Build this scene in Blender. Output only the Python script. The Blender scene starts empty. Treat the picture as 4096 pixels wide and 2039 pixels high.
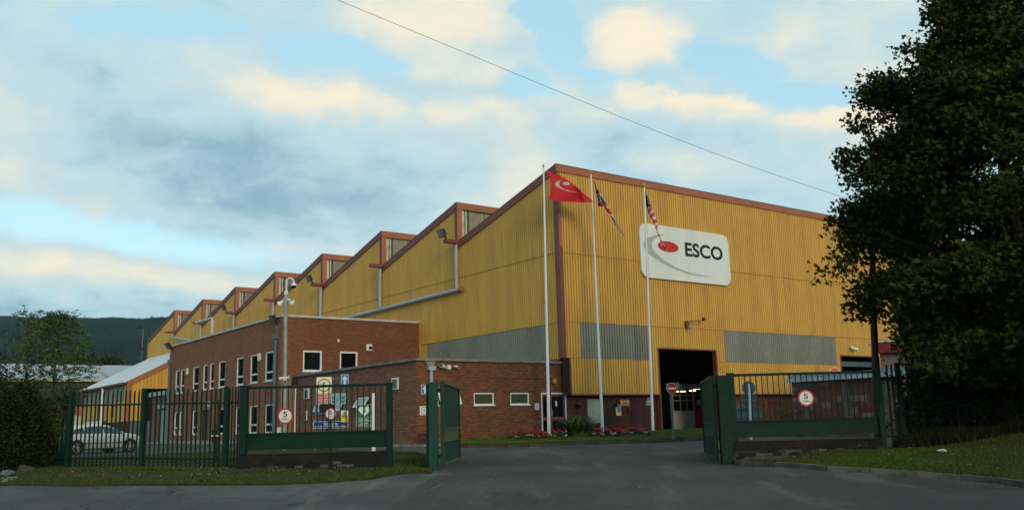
import bpy, bmesh, math, random
import numpy as np
from mathutils import Vector, Matrix
from mathutils.geometry import delaunay_2d_cdt

random.seed(7)
rng = np.random.default_rng(7)
S = bpy.context.scene
COL = S.collection
R = math.radians

# ------------------------------------------------------------------ camera
FPX, PITCH, ROLL, AZ, EYE = 3626.23, .1834, -.0262, .6387, 1.6
cam = bpy.data.cameras.new('camera')
cam.sensor_width = 36
cam.lens = FPX / 4096 * 36
cam.clip_start = .1
cam.clip_end = 20000
camo = bpy.data.objects.new('camera', cam)
COL.objects.link(camo)
camo.matrix_world = (Matrix.Translation((0, 0, EYE)) @ Matrix.Rotation(math.pi / 2 + PITCH, 4, 'X')
                     @ Matrix.Rotation(ROLL, 4, 'Z'))
S.camera = camo

# ------------------------------------------------------------------ sun, sky, exposure
TOSUN = Vector((.38, -.87, .30)).normalized()
sun = bpy.data.lights.new('sun', 'SUN')
sun.energy = 1.0
sun.angle = R(20)
sun.color = (1, .78, .5)
suno = bpy.data.objects.new('sun', sun)
COL.objects.link(suno)
suno.rotation_euler = TOSUN.to_track_quat('Z', 'Y').to_euler()
S.view_settings.view_transform = 'Standard'
S.view_settings.look = 'None'
S.view_settings.exposure = .62
S.view_settings.gamma = 1


def build_world():
    w = bpy.data.worlds.new('World')
    S.world = w
    w.use_nodes = True
    nt = w.node_tree
    N, L = nt.nodes, nt.links
    N.clear()

    def node(t, **k):
        n = N.new(t)
        for a, v in k.items():
            setattr(n, a, v)
        return n

    def setin(n, i, v):
        if isinstance(v, bpy.types.NodeSocket):
            L.new(v, n.inputs[i])
        elif v is not None:
            n.inputs[i].default_value = v

    def M(op, a, b=None, c=None, clamp=False):
        n = node('ShaderNodeMath', operation=op, use_clamp=clamp)
        setin(n, 0, a); setin(n, 1, b); setin(n, 2, c)
        return n.outputs[0]

    def mix(f, a, b):
        n = node('ShaderNodeMix', data_type='RGBA')
        setin(n, 0, f); setin(n, 6, a); setin(n, 7, b)
        return n.outputs[2]

    def smooth(v, a, b):
        n = node('ShaderNodeMapRange', interpolation_type='SMOOTHSTEP')
        setin(n, 0, v); setin(n, 1, a); setin(n, 2, b)
        return n.outputs[0]

    tc = node('ShaderNodeTexCoord').outputs['Generated']
    sep = node('ShaderNodeSeparateXYZ'); L.new(tc, sep.inputs[0])
    x, y, z = sep.outputs
    az = M('ARCTAN2', x, y)                       # compass angle, radians, 0 = north of the site
    el = M('ARCSINE', z)                          # height above the horizon
    zz = M('ADD', M('MAXIMUM', z, 0.0), .13)
    cb = node('ShaderNodeCombineXYZ')             # a flat cloud deck seen in perspective
    setin(cb, 0, M('DIVIDE', x, zz)); setin(cb, 1, M('DIVIDE', y, zz)); setin(cb, 2, 0.0)

    def noise(vec, scale, detail, rough=.55, dist=0., off=0.):
        mp = node('ShaderNodeMapping'); L.new(vec, mp.inputs[0])
        mp.inputs[1].default_value = (off, off * 1.7, off * .3)
        n = node('ShaderNodeTexNoise')
        L.new(mp.outputs[0], n.inputs['Vector'])
        n.inputs['Scale'].default_value = scale
        n.inputs['Detail'].default_value = detail
        n.inputs['Roughness'].default_value = rough
        n.inputs['Distortion'].default_value = dist
        return n.outputs['Fac'], n.outputs['Color']
    n1, _ = noise(cb.outputs[0], .9, 7, .55, .3, 3.1)
    n2, _ = noise(cb.outputs[0], 2.6, 6, .55, .2, 7.7)
    ae = node('ShaderNodeCombineXYZ'); setin(ae, 0, az); setin(ae, 1, M('MULTIPLY', el, 1.6)); setin(ae, 2, 0.)
    _, wc = noise(ae.outputs[0], 7, 5, .6, 0, 1.3)
    wv = node('ShaderNodeVectorMath', operation='MULTIPLY_ADD')
    L.new(wc, wv.inputs[0]); wv.inputs[1].default_value = (.16, .075, 0); wv.inputs[2].default_value = (-.08, -.0375, 0)
    ae0 = node('ShaderNodeCombineXYZ'); setin(ae0, 0, az); setin(ae0, 1, el); setin(ae0, 2, 0.)
    wa = node('ShaderNodeVectorMath', operation='ADD'); L.new(ae0.outputs[0], wa.inputs[0]); L.new(wv.outputs[0], wa.inputs[1])
    P = wa.outputs[0]

    def local(a, e, ra, re, rot):
        mp = node('ShaderNodeMapping', vector_type='TEXTURE'); L.new(P, mp.inputs[0])
        mp.inputs[1].default_value = (R(a), R(e), 0)
        mp.inputs[2].default_value = (0, 0, R(rot))
        mp.inputs[3].default_value = (R(ra), R(re), 1)
        return mp.outputs[0]

    def lump(a, e, ra, re, rot=0.):               # a soft patch: bearing, height, half widths, tilt (degrees)
        g = node('ShaderNodeTexGradient', gradient_type='SPHERICAL'); L.new(local(a, e, ra, re, rot), g.inputs[0])
        return smooth(g.outputs['Fac'], 0., .75)

    def bank(a, e, ra, h, rot=0., sharp=.10):     # a bank of cloud with a crisp top edge that thins out below
        sp = node('ShaderNodeSeparateXYZ'); L.new(local(a, e, ra, h, rot), sp.inputs[0])
        u, v = sp.outputs[0], sp.outputs[1]
        end = smooth(M('ABSOLUTE', u), 1.0, .55)
        top = smooth(v, sharp, -sharp)
        body = M('MULTIPLY', M('MULTIPLY', top, smooth(v, -1.0, -.30)), end)
        edge = M('MULTIPLY', M('MULTIPLY', top, smooth(v, -.42, -.02)), end)
        return body, edge

    def total(lst):
        s = None
        for w_, *a in lst:
            v = M('MULTIPLY', lump(*a), w_)
            s = v if s is None else M('ADD', s, v)
        return s
    cover, lit, dark = total(SKY_COVER), total(SKY_LIT), total(SKY_DARK)
    for cw, lw, *a in SKY_BANKS:
        bo, ed = bank(*a)
        cover = M('ADD', cover, M('MULTIPLY', bo, cw)); lit = M('ADD', lit, M('MULTIPLY', ed, lw))
    n3, _ = noise(ae.outputs[0], 15.0, 7, .62, .4, 2.2)
    dens = M('ADD', M('ADD', M('MULTIPLY', n1, .7), M('MULTIPLY', n2, .55)), M('ADD', cover, M('MULTIPLY', n3, .18)))
    deck = M('MULTIPLY', smooth(el, R(10), R(2)), .5)      # the cloud deck closes up towards the horizon
    mask = M('MULTIPLY_ADD', smooth(M('ADD', dens, deck), .28, 1.0), .80, .16)
    sky = node('ShaderNodeTexSky', sky_type='NISHITA')
    sky.sun_disc = False
    sky.sun_elevation = math.asin(TOSUN.z)
    sky.sun_rotation = math.atan2(TOSUN.x, TOSUN.y)
    sky.altitude = 50
    sky.air_density = 1.0
    sky.dust_density = .6
    sky.ozone_density = .2
    # cloud tone: grey-blue underside to cream lit edge
    tex = M('ADD', M('ADD', M('MULTIPLY', M('SUBTRACT', n1, .5), .9), M('MULTIPLY', M('SUBTRACT', n2, .5), .60)), M('MULTIPLY', M('SUBTRACT', n3, .5), .70))
    tone = M('ADD', M('ADD', tex, .45), M('SUBTRACT', lit, dark))
    shade = (.255, .445, .57, 1)
    mid = (.52, .72, .77, 1)
    cream = (.98, .88, .67, 1)
    c1 = mix(smooth(tone, .02, .52), shade, mid)
    c2 = mix(smooth(tone, .42, 1.22), c1, cream)
    cl = node('ShaderNodeVectorMath', operation='SCALE'); L.new(c2, cl.inputs[0]); cl.inputs[3].default_value = CLOUD_K
    clear = mix(.62, sky.outputs[0], (.42 * CLOUD_K, .77 * CLOUD_K, .86 * CLOUD_K, 1))      # thin high veil over the blue
    out = mix(mask, clear, cl.outputs[0])
    bg = node('ShaderNodeBackground'); L.new(out, bg.inputs[0]); bg.inputs[1].default_value = .15
    o = node('ShaderNodeOutputWorld'); L.new(bg.outputs[0], o.inputs[0])


CLOUD_K = 4.45
# bearing deg (0 = camera heading, + right), height deg, half widths deg, tilt
SKY_COVER = [(.40, -14, 15, 26, 7, -6), (.35, -5, 25.5, 9, 3.5, -8), (.35, 14, 14.5, 20, 6, -12), (.30, 8.6, 23.4, 5, 3, -10), (.25, -30, 20, 9, 3.5, 0), (.30, 26, 22, 10, 6, -14),
             (-.75, -22.5, 23.4, 8, 1.7, 4), (-.80, -11, 22.8, 6.0, 1.2, -6), (-.52, -24, 11.6, 13, 1.9, -2), (-.9, 3.0, 24, 1.9, 4, 24), (-.9, 14.0, 21.6, 5.5, 1.7, -18), (-.9, 19.0, 19.0, 4.4, 1.1, -6), (-.8, 1.5, 20.6, 3.6, 1.0, -14), (-.5, 6.5, 21.2, 3, .9, -20)]
SKY_BANKS = [(.30, .46, -7.5, 20.6, 12.5, 7, -5.5, .14), (.55, .55, -24.5, 9.7, 13, 6, -2.5, .16), (.40, .60, 11.8, 19.9, 6, 4.5, -14, .12), (.30, .45, 21.5, 17.8, 6.5, 5, 1, .12), (.3, .35, -3.5, 22.4, 5, 3.4, -8, .35), (.25, .3, 4.5, 20.3, 4, 3.5, -12, .25)]
SKY_LIT = [(.26, 2, 24, 15, 4.5, 0), (.20, 17, 18, 15, 6, -6), (.38, -5, 25.4, 8, 2.8, 0), (.50, 8.6, 23.2, 4.5, 2.4, -6), (.16, -14, 20.6, 8, 2.6, -8), (.34, 0.5, 14.5, 5.5, 4.5, 20), (.34, 27, 18, 9, 6, 0), (.28, -31, 17.5, 6, 5, 0), (.30, 22, 23, 10, 3, 10), (.30, -13, 10.6, 9, 1.6, -6), (.22, 12, 15.2, 7, 1.6, -14), (.18, -27, 14, 6, 2, 0)]
SKY_DARK = [(.20, -18, 15.5, 19, 5, -4), (.24, -24, 6.5, 16, 2.8, 0), (.14, 17, 16, 10, 2.0, -10), (.14, 5, 16.6, 5, 3, 0), (.12, -29, 20, 5, 2, 0)]
build_world()

# ------------------------------------------------------------------ helpers
def ray(px, py):
    """viewing direction of a point measured on the photograph (used to survey positions on known planes)"""
    x = (px - 2048) / FPX; y = -(py - 1019.5) / FPX
    c, s = math.cos(ROLL), math.sin(ROLL)
    x, y = c * x - s * y, s * x + c * y
    return Vector((x, math.cos(PITCH) - y * math.sin(PITCH), math.sin(PITCH) + y * math.cos(PITCH)))


EYEP = Vector((0, 0, EYE))
DX = Vector((math.cos(AZ), math.sin(AZ), 0)); DY = Vector((-math.sin(AZ), math.cos(AZ), 0))
_r = ray(2252, 1430)
C0 = EYEP + _r * (45 / _r.y); C0.z = 0          # foot of the factory's near corner


def toB(p): q = Vector(p) - C0; return Vector((q.dot(DX), q.dot(DY), q.z))
def toW(b): return C0 + DX * b[0] + DY * b[1] + Vector((0, 0, b[2]))
def dirB(r): return Vector((r.dot(DX), r.dot(DY), r.z))
OB = toB(EYEP)
def fY(px, py, Y=0): d = dirB(ray(px, py)); return OB + d * ((Y - OB.y) / d.y)     # on a wall parallel to the front
def fX(px, py, X=0): d = dirB(ray(px, py)); return OB + d * ((X - OB.x) / d.x)     # on a wall parallel to the long side
def at(px, py, d): r = ray(px, py); return EYEP + r * (d / r.y)


# terrain heights surveyed at known points (x, y, z)
GP = [(-40, -20, -.1), (0, -20, -.1), (40, -20, 0), (-30, 4, 0), (0, 4, 0), (30, 4, .1), (-25, 14, .15), (-8, 14, .10), (0, 15, .10), (9.7, 17, .15), (16, 16, .2), (30, 16, .4),
      (-20, 27, .66), (-13.4, 27.5, .60), (-10.9, 26.7, .57), (-7.3, 25, .51), (-3.4, 25, .46), (-2.1, 25, .42), (2, 25, .40), (5.8, 25, .37), (9.7, 25, .56),
      (14, 25, .95), (22, 25, 1.1), (-8, 37.5, .63), (-5.5, 36.5, .6), (-13, 38, .66), (-20, 40, .72), (5, 32, .55), (0, 36, .66), (6, 36, .66), (9, 37, .70), (-4.3, 37, .65), (12, 37, .75), (20, 37, .9), (-4.2, 40.4, .72),
      (2.2, 44.6, .97), (.5, 42, .9), (7, 48.5, .93), (5.5, 45.5, .90), (7.2, 39, .78), (17, 55, .98), (25, 48, 1.0), (2, 40, .80), (5, 41, .80),
      (-13, 43, .76), (-16.5, 43, .72), (-12.5, 51, .92), (-25, 67, .82), (-35, 90, .9), (-40, 60, .9), (0, 70, 1), (40, 80, 1), (0, 110, 1), (-60, 110, 1), (60, 110, 1.2), (60, 40, 1.1), (-60, 30, .8), (60, 0, .3), (-60, 0, .1)]
GPA = np.array(GP, float)


def gz_arr(x, y):
    x = np.asarray(x, float); y = np.asarray(y, float)
    d2 = (x[..., None] - GPA[:, 0]) ** 2 + (y[..., None] - GPA[:, 1]) ** 2 + 1.2
    w = 1 / d2 ** 1.7
    return (w * GPA[:, 2]).sum(-1) / w.sum(-1)


def gz(x, y): return float(gz_arr(x, y))


def G(px, py):
    """ground point seen at a photograph position"""
    r = ray(px, py)
    z = .5
    for _ in range(30):
        t = (z - EYE) / r.z
        p = EYEP + r * t
        z = .5 * z + .5 * gz(p.x, p.y)
    return Vector((p.x, p.y, gz(p.x, p.y)))


def onground(p, dz=0): return Vector((p[0], p[1], gz(p[0], p[1]) + dz))


class MB:
    def __init__(s): s.v = []; s.f = []; s.m = []; s.mi = 0

    def add(s, vs, fs):
        o = len(s.v); s.v += [tuple(v) for v in vs]
        for f in fs: s.f.append(tuple(i + o for i in f)); s.m.append(s.mi)
        return s

    def box(s, x0, x1, y0, y1, z0, z1):
        return s.add([(x0, y0, z0), (x1, y0, z0), (x1, y1, z0), (x0, y1, z0), (x0, y0, z1), (x1, y0, z1), (x1, y1, z1), (x0, y1, z1)],
                     [(0, 3, 2, 1), (4, 5, 6, 7), (0, 1, 5, 4), (1, 2, 6, 5), (2, 3, 7, 6), (3, 0, 4, 7)])

    def quad(s, a, b, c, d): return s.add([a, b, c, d], [(0, 1, 2, 3)])
    def poly(s, pts): return s.add(pts, [tuple(range(len(pts)))])

    def prism(s, pts, ext):
        """a flat outline pushed along ext"""
        n = len(pts); e = Vector(ext)
        vs = [Vector(p) for p in pts]; vs += [v + e for v in vs]
        return s.add(vs, [tuple(range(n - 1, -1, -1)), tuple(range(n, 2 * n))] + [(i, (i + 1) % n, n + (i + 1) % n, n + i) for i in range(n)])

    def beam(s, a, b, w, h=None, up=(0, 0, 1)):
        a, b = Vector(a), Vector(b); d = (b - a).normalized(); h = h or w
        u = Vector(up)
        if abs(d.dot(u)) > .98: u = Vector((0, 1, 0))
        x = d.cross(u).normalized(); y = x.cross(d)
        x *= w / 2; y *= h / 2
        return s.prism([a - x - y, a + x - y, a + x + y, a - x + y], b - a)

    def tube(s, path, r, n=10, cap=True, r1=None):
        P = [Vector(p) for p in path]; k = len(P); vs = []; ref = None
        for i, p in enumerate(P):
            d = (P[min(i + 1, k - 1)] - P[max(i - 1, 0)]).normalized()
            if ref is None:
                ref = d.cross(Vector((0, 0, 1)) if abs(d.z) < .9 else Vector((1, 0, 0))).normalized()
            x = (ref - d * ref.dot(d)).normalized(); ref = x; y = d.cross(x)
            rr = r if r1 is None else r + (r1 - r) * i / (k - 1)
            for j in range(n):
                a = 2 * math.pi * j / n
                vs.append(p + (x * math.cos(a) + y * math.sin(a)) * rr)
        fs = [(i * n + j, i * n + (j + 1) % n, (i + 1) * n + (j + 1) % n, (i + 1) * n + j) for i in range(k - 1) for j in range(n)]
        if cap: fs += [tuple(range(n - 1, -1, -1)), tuple((k - 1) * n + j for j in range(n))]
        return s.add(vs, fs)

    def lathe(s, c, prof, axis=(0, 0, 1), n=16):
        """prof: (radius, distance along axis)"""
        c = Vector(c); ax = Vector(axis).normalized()
        x = ax.cross(Vector((0, 0, 1)) if abs(ax.z) < .9 else Vector((1, 0, 0))).normalized(); y = ax.cross(x)
        vs = []
        for r, h in prof:
            for j in range(n):
                a = 2 * math.pi * j / n
                vs.append(c + ax * h + (x * math.cos(a) + y * math.sin(a)) * r)
        k = len(prof)
        fs = [(i * n + j, i * n + (j + 1) % n, (i + 1) * n + (j + 1) % n, (i + 1) * n + j) for i in range(k - 1) for j in range(n)]
        fs += [tuple(range(n - 1, -1, -1)), tuple((k - 1) * n + j for j in range(n))]
        return s.add(vs, fs)

    def build(s, name, mat, parent=None, off=(0, 0, 0), smooth=False):
        me = bpy.data.meshes.new(name)
        o3 = Vector(off)
        me.from_pydata([Vector(v) - o3 for v in s.v], [], s.f)
        ms = mat if isinstance(mat, (list, tuple)) else [mat]
        for m_ in ms: me.materials.append(m_)
        if len(ms) > 1: me.polygons.foreach_set('material_index', s.m)
        if smooth:
            me.polygons.foreach_set('use_smooth', [True] * len(me.polygons))
            try: me.set_sharp_from_angle(angle=R(40))
            except Exception: pass
        return link(name, me, parent)


def link(name, me, parent=None):
    o = bpy.data.objects.new(name, me); COL.objects.link(o)
    if parent is not None: o.parent = parent
    return o


def big_mesh(name, verts, k, mat, parent=None):
    """many k-sided faces at once: verts (n*k, 3)"""
    verts = np.ascontiguousarray(verts, np.float32); n = len(verts) // k
    me = bpy.data.meshes.new(name)
    me.vertices.add(n * k); me.vertices.foreach_set('co', verts.ravel())
    me.loops.add(n * k); me.loops.foreach_set('vertex_index', np.arange(n * k, dtype=np.int32))
    me.polygons.add(n); me.polygons.foreach_set('loop_start', np.arange(n, dtype=np.int32) * k)
    me.update(calc_edges=True)
    me.materials.append(mat)
    return link(name, me, parent)


def thing(name, label, cat, loc=(0, 0, 0), rotz=0., group=None):
    o = bpy.data.objects.new(name, None); COL.objects.link(o)
    o.empty_display_size = .2
    o.location = loc; o.rotation_euler = (0, 0, rotz)
    return tag(o, label, cat, group)


def tag(o, label=None, cat=None, group=None, kind=None):
    if label: o['label'] = label
    if cat: o['category'] = cat
    if group: o['group'] = group
    if kind: o['kind'] = kind
    return o


def struct(o): o['kind'] = 'structure'; return o
def stuff(o, label=None, cat=None): o['kind'] = 'stuff'; return tag(o, label, cat)


def dup(o, parent=None, loc=None, rotz=None, label=None, group=None):
    c = o.copy(); COL.objects.link(c)
    if parent is not None: c.parent = parent
    if loc is not None: c.location = loc
    if rotz is not None: c.rotation_euler = (0, 0, rotz)
    if label: c['label'] = label
    if group: c['group'] = group
    for ch in o.children: dup(ch, c)
    return c


# ------------------------------------------------------------------ materials
def mat(name, col, col2=None, scale=3., rough=.7, var=.25, metal=0., spec=.4, bump=0., bscale=None, island=0., stretch=None, col3=None,
        fine=0., emit=None, lo=.35, hi=.7):
    """colour worn by noise: col -> col2 through large noise; island = per-piece brightness spread"""
    m = bpy.data.materials.new(name); m.use_nodes = True
    nt = m.node_tree; N, L = nt.nodes, nt.links
    b = N['Principled BSDF']
    b.inputs['Roughness'].default_value = rough
    b.inputs['Metallic'].default_value = metal
    b.inputs['Specular IOR Level'].default_value = spec
    tc = N.new('ShaderNodeTexCoord'); vec = tc.outputs['Object']
    if stretch:
        mp = N.new('ShaderNodeMapping'); L.new(vec, mp.inputs[0]); mp.inputs[3].default_value = stretch; vec = mp.outputs[0]

    def noise(sc, det=5, ro=.6):
        n = N.new('ShaderNodeTexNoise'); L.new(vec, n.inputs['Vector'])
        n.inputs['Scale'].default_value = sc; n.inputs['Detail'].default_value = det; n.inputs['Roughness'].default_value = ro
        return n.outputs['Fac']

    def mixc(f, a, bb, blend='MIX'):
        n = N.new('ShaderNodeMix'); n.data_type = 'RGBA'; n.blend_type = blend
        for i, v in ((0, f), (6, a), (7, bb)):
            if isinstance(v, bpy.types.NodeSocket): L.new(v, n.inputs[i])
            else: n.inputs[i].default_value = v if i == 0 else (*v, 1) if len(v) == 3 else v
        return n.outputs[2]

    def rng_(v, a, b_, c, d, sm=True):
        n = N.new('ShaderNodeMapRange'); L.new(v, n.inputs[0])
        if sm: n.interpolation_type = 'SMOOTHSTEP'
        for i, q in enumerate((a, b_, c, d)): n.inputs[i + 1].default_value = q
        return n.outputs[0]
    c2 = col2 or tuple(q * (1 - var) for q in col)
    c = mixc(rng_(noise(scale), lo, hi, 0, 1), col, c2)
    if col3: c = mixc(rng_(noise(scale * 2.7, 6), .52, .72, 0, 1), c, col3)
    if fine: c = mixc(1., c, mixc(rng_(noise(scale * 14, 3), .3, .7, 0, 1), (1 - fine,) * 3, (1 + fine,) * 3), 'MULTIPLY')
    if island:
        g = N.new('ShaderNodeNewGeometry'); oi = N.new('ShaderNodeObjectInfo')
        ad = N.new('ShaderNodeMath'); ad.operation = 'ADD'; L.new(g.outputs['Random Per Island'], ad.inputs[0]); L.new(oi.outputs['Random'], ad.inputs[1])
        fr = N.new('ShaderNodeMath'); fr.operation = 'FRACT'; L.new(ad.outputs[0], fr.inputs[0])
        v = rng_(fr.outputs[0], 0, 1, 1 - island, 1 + island, False)
        cb = N.new('ShaderNodeCombineXYZ')
        for i in range(3): L.new(v, cb.inputs[i])
        c = mixc(1., c, cb.outputs[0], 'MULTIPLY')
    L.new(c, b.inputs['Base Color'])
    if bump:
        bn = N.new('ShaderNodeBump'); bn.inputs['Strength'].default_value = bump; bn.inputs['Distance'].default_value = .02
        L.new(noise(bscale or scale * 10, 4), bn.inputs['Height']); L.new(bn.outputs[0], b.inputs['Normal'])
    if emit:
        b.inputs['Emission Color'].default_value = (*emit[0], 1); b.inputs['Emission Strength'].default_value = emit[1]
    return m


def brick_mat(name, tones, dark=.5, stain=(.05, .03, .02), stain_lo=.6):
    m = bpy.data.materials.new(name); m.use_nodes = True
    nt = m.node_tree; N, L = nt.nodes, nt.links
    b = N['Principled BSDF']; b.inputs['Roughness'].default_value = .85; b.inputs['Specular IOR Level'].default_value = .25
    g = N.new('ShaderNodeNewGeometry'); oi = N.new('ShaderNodeObjectInfo')
    ad = N.new('ShaderNodeMath'); ad.operation = 'ADD'; L.new(g.outputs['Random Per Island'], ad.inputs[0]); L.new(oi.outputs['Random'], ad.inputs[1])
    fr = N.new('ShaderNodeMath'); fr.operation = 'FRACT'; L.new(ad.outputs[0], fr.inputs[0])
    cr = N.new('ShaderNodeValToRGB'); L.new(fr.outputs[0], cr.inputs[0])
    el = cr.color_ramp.elements
    cr.color_ramp.interpolation = 'CONSTANT'
    while len(el) < len(tones): el.new(.5)
    for i, t in enumerate(tones): el[i].position = i / len(tones); el[i].color = (*t, 1)
    n = N.new('ShaderNodeTexNoise'); n.inputs['Scale'].default_value = .7; n.inputs['Detail'].default_value = 6
    tg = N.new('ShaderNodeTexCoord'); L.new(tg.outputs['Object'], n.inputs['Vector'])
    mr = N.new('ShaderNodeMapRange'); L.new(n.outputs['Fac'], mr.inputs[0]); mr.inputs[1].default_value = stain_lo - .15; mr.inputs[2].default_value = stain_lo + .2; mr.inputs[4].default_value = dark
    mx = N.new('ShaderNodeMix'); mx.data_type = 'RGBA'; L.new(mr.outputs[0], mx.inputs[0]); L.new(cr.outputs[0], mx.inputs[6]); mx.inputs[7].default_value = (*stain, 1)
    L.new(mx.outputs[2], b.inputs['Base Color'])
    n2 = N.new('ShaderNodeTexNoise'); n2.inputs['Scale'].default_value = 40; L.new(tg.outputs['Object'], n2.inputs['Vector'])
    bn = N.new('ShaderNodeBump'); bn.inputs['Strength'].default_value = .3; bn.inputs['Distance'].default_value = .01
    L.new(n2.outputs['Fac'], bn.inputs['Height']); L.new(bn.outputs[0], b.inputs['Normal'])
    return m


def flat(name, c, rough=.5, spec=.3, **k): return mat(name, c, scale=4, var=.1, rough=rough, spec=spec, **k)


K = dict(
    yellow=mat('yellow_cladding', (.63, .356, .060), (.52, .29, .050), scale=1.1, rough=.55, col3=(.45, .26, .06), fine=.05, stretch=(1, 1, .10)),
    grey_sheet=mat('grey_cladding', (.235, .24, .185), (.18, .185, .145), scale=.6, rough=.5, stretch=(1, 1, .25), fine=.1),
    maroon=mat('maroon_trim', (.20, .055, .04), (.15, .045, .035), scale=1, rough=.55),  # real trim colour; also painted on the long side to carry its shade
    orange=mat('orange_trim', (.36, .125, .05), (.30, .10, .045), scale=.8, rough=.55, fine=.08),
    roofsheet=mat('roof_sheet', (.25, .25, .25), scale=1, rough=.7),
    white_roof=mat('white_roof_sheet', (.62, .63, .62), (.52, .54, .54), scale=.5, rough=.6),
    far_roof=mat('grey_roof_sheet', (.36, .38, .41), (.29, .31, .34), scale=.3, rough=.6, fine=.08),
    pane_beige=mat('grimy_glazing', (.27, .23, .14), (.18, .15, .09), scale=1.3, rough=.35, stretch=(1, 1, .5), island=.12),
    mullion=mat('mullion', (.09, .085, .075), rough=.6),
    cream=mat('cream_sheet', (.55, .50, .36), (.35, .33, .26), scale=2, rough=.6),
    mortar=mat('mortar', (.25, .195, .125), (.17, .13, .09), scale=1.2, rough=.9, fine=.15),
    office_mortar=mat('office_mortar', (.24, .16, .115), (.18, .12, .09), scale=1.2, rough=.9),
    mortar_dark=mat('sooty_mortar', (.014, .013, .012), (.040, .040, .034), scale=2, rough=.9),
    concrete=mat('concrete', (.30, .29, .26), (.18, .18, .16), scale=2.5, rough=.85, fine=.15, bump=.15),
    kerb=mat('kerb_concrete', (.095, .088, .072), (.05, .05, .043), scale=2.2, rough=.9, island=.28, bump=.3, col3=(.03, .035, .02)),
    coping=mat('coping_stone', (.22, .21, .18), (.12, .12, .10), scale=2, rough=.85, island=.12),
    coping_white=mat('pale_coping', (.50, .50, .47), (.36, .36, .34), scale=1.5, rough=.7, island=.1),
    upvc=mat('white_frame', (.74, .75, .74), (.62, .63, .62), scale=4, rough=.35),
    glass=mat('dark_glass', (.005, .005, .006), rough=.08, spec=.10),
    glass_dim=mat('frosted_glass', (.055, .055, .04), (.035, .04, .03), scale=2, rough=.25, spec=.3),
    glass_pale=mat('tilted_glass', (.26, .29, .28), rough=.15, spec=.5),
    black=flat('black', (.012, .012, .012)),
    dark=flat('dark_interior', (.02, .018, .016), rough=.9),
    pipe_grey=mat('grey_pipe', (.36, .40, .43), (.29, .33, .36), scale=3, rough=.45),
    pipe_dark=mat('slate_pipe', (.09, .13, .16), scale=3, rough=.45),
    white=mat('white_paint', (.78, .78, .76), (.66, .67, .64), scale=3, rough=.4),
    pole_white=mat('white_pole', (.74, .77, .76), (.60, .63, .62), scale=2, rough=.4, stretch=(1, 1, .2)),
    gold=mat('gilt', (.55, .42, .16), rough=.4, metal=.6),
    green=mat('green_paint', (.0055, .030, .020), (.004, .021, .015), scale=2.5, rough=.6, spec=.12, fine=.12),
    green_lit=mat('lit_green_paint', (.016, .058, .041), (.011, .044, .032), scale=2, rough=.6, spec=.15, fine=.1),  # lighter copy of the green with light mixed into the colour
    green_pale=mat('olive_paint', (.075, .125, .036), (.05, .09, .028), scale=2.5, rough=.5),
    red=mat('red_paint', (.55, .012, .012), scale=3, rough=.45),
    barrier_red=mat('barrier_red', (.07, .010, .010), scale=3, rough=.6),
    red_rail=mat('red_rail', (.22, .018, .015), scale=3, rough=.5),
    blue=mat('blue_paint', (.012, .055, .32), scale=3, rough=.4),
    sky_blue=mat('bright_blue', (.015, .20, .60), scale=3, rough=.4),
    teal=mat('teal_paint', (.012, .20, .30), scale=3, rough=.4),
    frame_blue=mat('faded_blue_steel', (.045, .13, .21), scale=3, rough=.5),
    sign_green=mat('sign_green', (.008, .16, .07), scale=3, rough=.4),
    sign_cream=mat('sign_cream', (.80, .82, .58), scale=3, rough=.4),
    sign_yellow=mat('sign_yellow', (.80, .62, .03), scale=3, rough=.4),
    sign_tan=mat('sign_tan', (.62, .40, .20), scale=5, rough=.5),
    sign_back=mat('sign_back', (.13, .17, .17), (.10, .13, .13), scale=2, rough=.6),
    sign_grey=mat('sign_swoosh', (.43, .44, .40), scale=3, rough=.4),
    sign_face=mat('sign_white', (.70, .73, .69), (.63, .66, .62), scale=.8, rough=.35, stretch=(1, 1, .3)),
    maroon_door=mat('maroon_door', (.055, .013, .016), scale=2, rough=.6),
    steel=mat('galvanised', (.30, .32, .32), (.22, .24, .24), scale=3, rough=.5, metal=.3),
    lamp_black=mat('black_housing', (.02, .022, .022), rough=.5),
    lamp_glass=mat('lamp_glass', (.20, .24, .22), rough=.15, spec=.6),
    pier=mat('stained_pier', (.12, .105, .09), (.07, .06, .055), scale=2, rough=.9),
    cabin_white=mat('cabin_panel', (.42, .42, .40), scale=2, rough=.6),
    tube=mat('fluorescent', (.9, .85, .7), emit=((1, .80, .50), 1.4)),
    tyre=mat('tyre', (.012, .012, .012), rough=.8),
    silver=mat('silver_paint', (.55, .57, .56), var=.04, rough=.28, metal=.35, spec=.6),
    car_glass=mat('car_glass', (.03, .05, .045), rough=.05, spec=.6),
    wood_dark=mat('creosoted_wood', (.035, .024, .017), (.02, .014, .01), scale=3, rough=.8, stretch=(6, 6, .5), bump=.3),
    shutter=mat('steel_shutter', (.38, .42, .44), scale=3, rough=.4),
)
BR_END = brick_mat('end_lit_brick', [(.215, .072, .034), (.18, .062, .030), (.235, .082, .040), (.15, .060, .034), (.195, .068, .034)], .25, (.10, .04, .025))  # office brick tinted for the light on the end wall
BR_ANNEX = brick_mat('red_brick', [(.20, .064, .026), (.145, .052, .024), (.225, .072, .029), (.105, .054, .026), (.17, .062, .028), (.088, .054, .026), (.21, .066, .026), (.155, .052, .024)], .30, (.07, .035, .022))
BR_SIDE = brick_mat('brown_brick', [(.25, .112, .068), (.20, .095, .060), (.27, .122, .072), (.16, .088, .060), (.22, .098, .060), (.145, .085, .060)], .3, (.09, .05, .035))
BR_OFFICE = brick_mat('side_lit_brick', [(.29, .125, .070), (.245, .108, .062), (.31, .136, .078), (.21, .10, .064), (.27, .117, .068)], .22, (.12, .05, .03))  # same office brick, greyed for the light on the long side
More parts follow.
